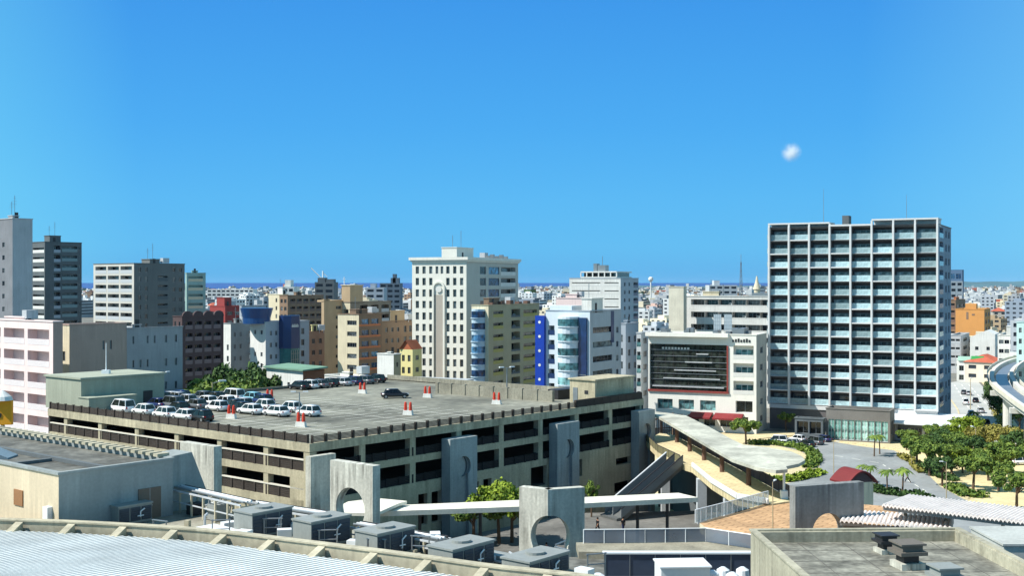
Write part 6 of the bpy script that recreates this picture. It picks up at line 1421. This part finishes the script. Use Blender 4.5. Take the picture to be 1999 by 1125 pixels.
# landmarks on the skyline
def mast(px, yt, D, label, r=.5):
    b = MB(); z = zat(yt, D); x = ray(px, D)
    for sx_, sy in ((-1, -1), (1, -1), (1, 1), (-1, 1)): b.tube((x+sx_*r*2, D+sy*r*2, 0), (x+sx_*r*.3, D+sy*r*.3, z), r*.22, 4)
    for k in range(12): zz = z*k/12; q = r*2*(1-k/12)+r*.3*k/12; b.tube((x-q, D-q, zz), (x+q, D-q, zz+z/12), r*.15, 4); b.tube((x-q, D-q, zz), (x-q, D+q, zz+z/12), r*.15, 4)
    b.tube((x, D, z-2), (x, D, z+6), r*.2, 5); tag(b.build('radio_mast', METAL), label, 'mast')
mast(1447, 512, 900, 'thin radio mast on the skyline left of the residential tower', .9)
b = MB(); x = ray(1271, 1500); b.lathe(x, 1500, [(1.0, 0), (.9, 35), (2.6, 36.5), (3.2, 38.5), (2.6, 40.5), (.8, 41.5)], 16); tag(b.build('water_tower', WHITE), 'white round water tower on the skyline right of the stepped white block', 'water tower')
b = MB(); x = ray(1478, 900); b.lathe(x, 900, [(3, 0), (2.4, 28), (3, 29), (1.4, 34), (.4, 39)], 12); tag(b.build('spire_tower', CREAM), 'cream pointed tower on the skyline beside the radio mast', 'tower')
def farblock(px0, px1, D, yt, m_, label, name='office_building', steps=()):
    x0, x1 = ray(px0, D), ray(px1, D); h = zat(yt, D); r = empty(name, (x0, D, 0), 0, label, 'building')
    b = MB(); n = max(2, int((x1-x0)/5)); ops = []
    for f in range(int(h/4)):
        for k in range(n): ops.append(((x1-x0)*(k+.15)/n, (x1-x0)*(k+.85)/n, h-3-4*f, h-1.2-4*f, .4))
    ops = [o for o in ops if o[2] > 0]; W_ = x1-x0
    wallgrid(b, (0, 0), (1, 0), (0, -1), W_, 0, h, ops); b.quad((W_, 0, 0), (W_, 20, 0), (W_, 20, h), (W_, 0, h)); b.quad((0, 20, 0), (0, 0, 0), (0, 0, h), (0, 20, h)); b.quad((W_, 20, 0), (0, 20, 0), (0, 20, h), (W_, 20, h)); b.build('wall', m_, r)
    b = MB(); b.quad((0, 0, h), (W_, 0, h), (W_, 20, h), (0, 20, h)); 
    for q0, q1, hh in steps: b.box(W_*q0, 4, h, W_*q1, 14, h+hh)
    b.build('roof', m_, r)
    b = MB(); 
    for o in ops: b.quad((o[0], .38, o[2]), (o[1], .38, o[2]), (o[1], .38, o[3]), (o[0], .38, o[3]))
    b.build('glazing', M_FW, r)
farblock(615, 652, 800, 551, DGREY, 'dark grey block with a roof crane on the skyline, behind the brown apartment block', steps=((.1, .5, 3), (.55, .95, 2)))
x = ray(628, 800); b = MB(); b.tube((x, 806, 30), (x, 806, 42), .5, 5); b.tube((x, 806, 36), (x-8, 806, 44), .4, 5); b.tube((x, 806, 41), (x+3, 806, 38), .3, 4); tag(b.build('roof_crane', WMETAL), 'small white tower crane on the dark grey skyline block', 'crane')
farblock(742, 782, 900, 553, mat('slate_render', (98, 112, 124)), 'slate blue stepped block on the skyline left of the ivory hotel tower', steps=((.5, .9, 4), (.6, .75, 7)))
farblock(715, 750, 850, 562, BLUEG, 'blue-grey low skyline block beside the slate blue stepped block', steps=((.2, .5, 3),))
farblock(405, 495, 1300, 565, WHITE, 'long white low hall in front of the sea, right of the pale green block')
farblock(552, 574, 700, 560, WHITE, 'small white skyline block over the cream low block', steps=((.1, .6, 4),))
farblock(1856, 1880, 800, 549, LGREY, 'pale grey skyline block right beside the residential tower')
farblock(1385, 1440, 1000, 557, LGREY, 'pale grey long skyline block left of the radio mast', steps=((.2, .4, 4),))
# the small cloud
def cloud():
    D = 2600.; x, z = ray(1545, D), zat(297, D); b = MB(); bm = bmesh.new()
    for dx, dz, r in ((0, 0, 30),):
        bmesh.ops.create_icosphere(bm, subdivisions=3, radius=r, matrix=Matrix.Translation((dx, 0, dz)))
    me = bpy.data.meshes.new('cloud'); bm.to_mesh(me); bm.free()
    for dx in (): pass
    m = bpy.data.materials.new('cloud_vapour'); m.use_nodes = True; nt = m.node_tree; nt.nodes.remove(nt.nodes['Principled BSDF']); v = nt.nodes.new('ShaderNodeVolumePrincipled')
    v.inputs['Color'].default_value = (1, 1, 1, 1); v.inputs['Anisotropy'].default_value = .3
    tc = nt.nodes.new('ShaderNodeTexCoord'); ln = nt.nodes.new('ShaderNodeVectorMath'); ln.operation = 'LENGTH'; nt.links.new(tc.outputs['Object'], ln.inputs[0])
    mr = nt.nodes.new('ShaderNodeMapRange'); mr.inputs['From Min'].default_value = 0; mr.inputs['From Max'].default_value = 27; mr.inputs['To Min'].default_value = 1.; mr.inputs['To Max'].default_value = 0
    nt.links.new(ln.outputs['Value'], mr.inputs['Value']); n = nt.nodes.new('ShaderNodeTexNoise'); n.inputs['Scale'].default_value = .06; nt.links.new(tc.outputs['Object'], n.inputs['Vector'])
    mu = nt.nodes.new('ShaderNodeMath'); mu.operation = 'MULTIPLY'; nr = nt.nodes.new('ShaderNodeMapRange'); nr.inputs['From Min'].default_value = .34; nr.inputs['From Max'].default_value = .66; nr.inputs['To Max'].default_value = .32; nt.links.new(n.outputs['Fac'], nr.inputs['Value']); pw = nt.nodes.new('ShaderNodeMath'); pw.operation = 'POWER'; pw.inputs[1].default_value = 2.4; nt.links.new(mr.outputs[0], pw.inputs[0]); nt.links.new(pw.outputs[0], mu.inputs[0]); nt.links.new(nr.outputs[0], mu.inputs[1]); nt.links.new(mu.outputs[0], v.inputs['Density'])
    nt.links.new(v.outputs[0], nt.nodes['Material Output'].inputs['Volume']); me.materials.append(m)
    o = put('cloud', me, None, (x, D, z)); tag(o, 'single small white puff of cloud in the blue sky above the residential tower', 'cloud')
cloud()
for k, o in list(TP.items()):
    if k not in UT: 
        for c in list(o.children): bpy.data.objects.remove(c)
        bpy.data.objects.remove(o)

# thin sea air
hz = MB(); hz.box(-9500, -30, -4, 9500, 11000, 66); hm_ = bpy.data.materials.new('haze_air'); hm_.use_nodes = True; n_ = hm_.node_tree; n_.nodes.remove(n_.nodes['Principled BSDF']); v_ = n_.nodes.new('ShaderNodeVolumePrincipled')
v_.inputs['Color'].default_value = (.72, .86, 1, 1); v_.inputs['Density'].default_value = 1.2e-5; n_.links.new(v_.outputs[0], n_.nodes['Material Output'].inputs['Volume'])
tag(hz.build('haze', hm_), kind='stuff')
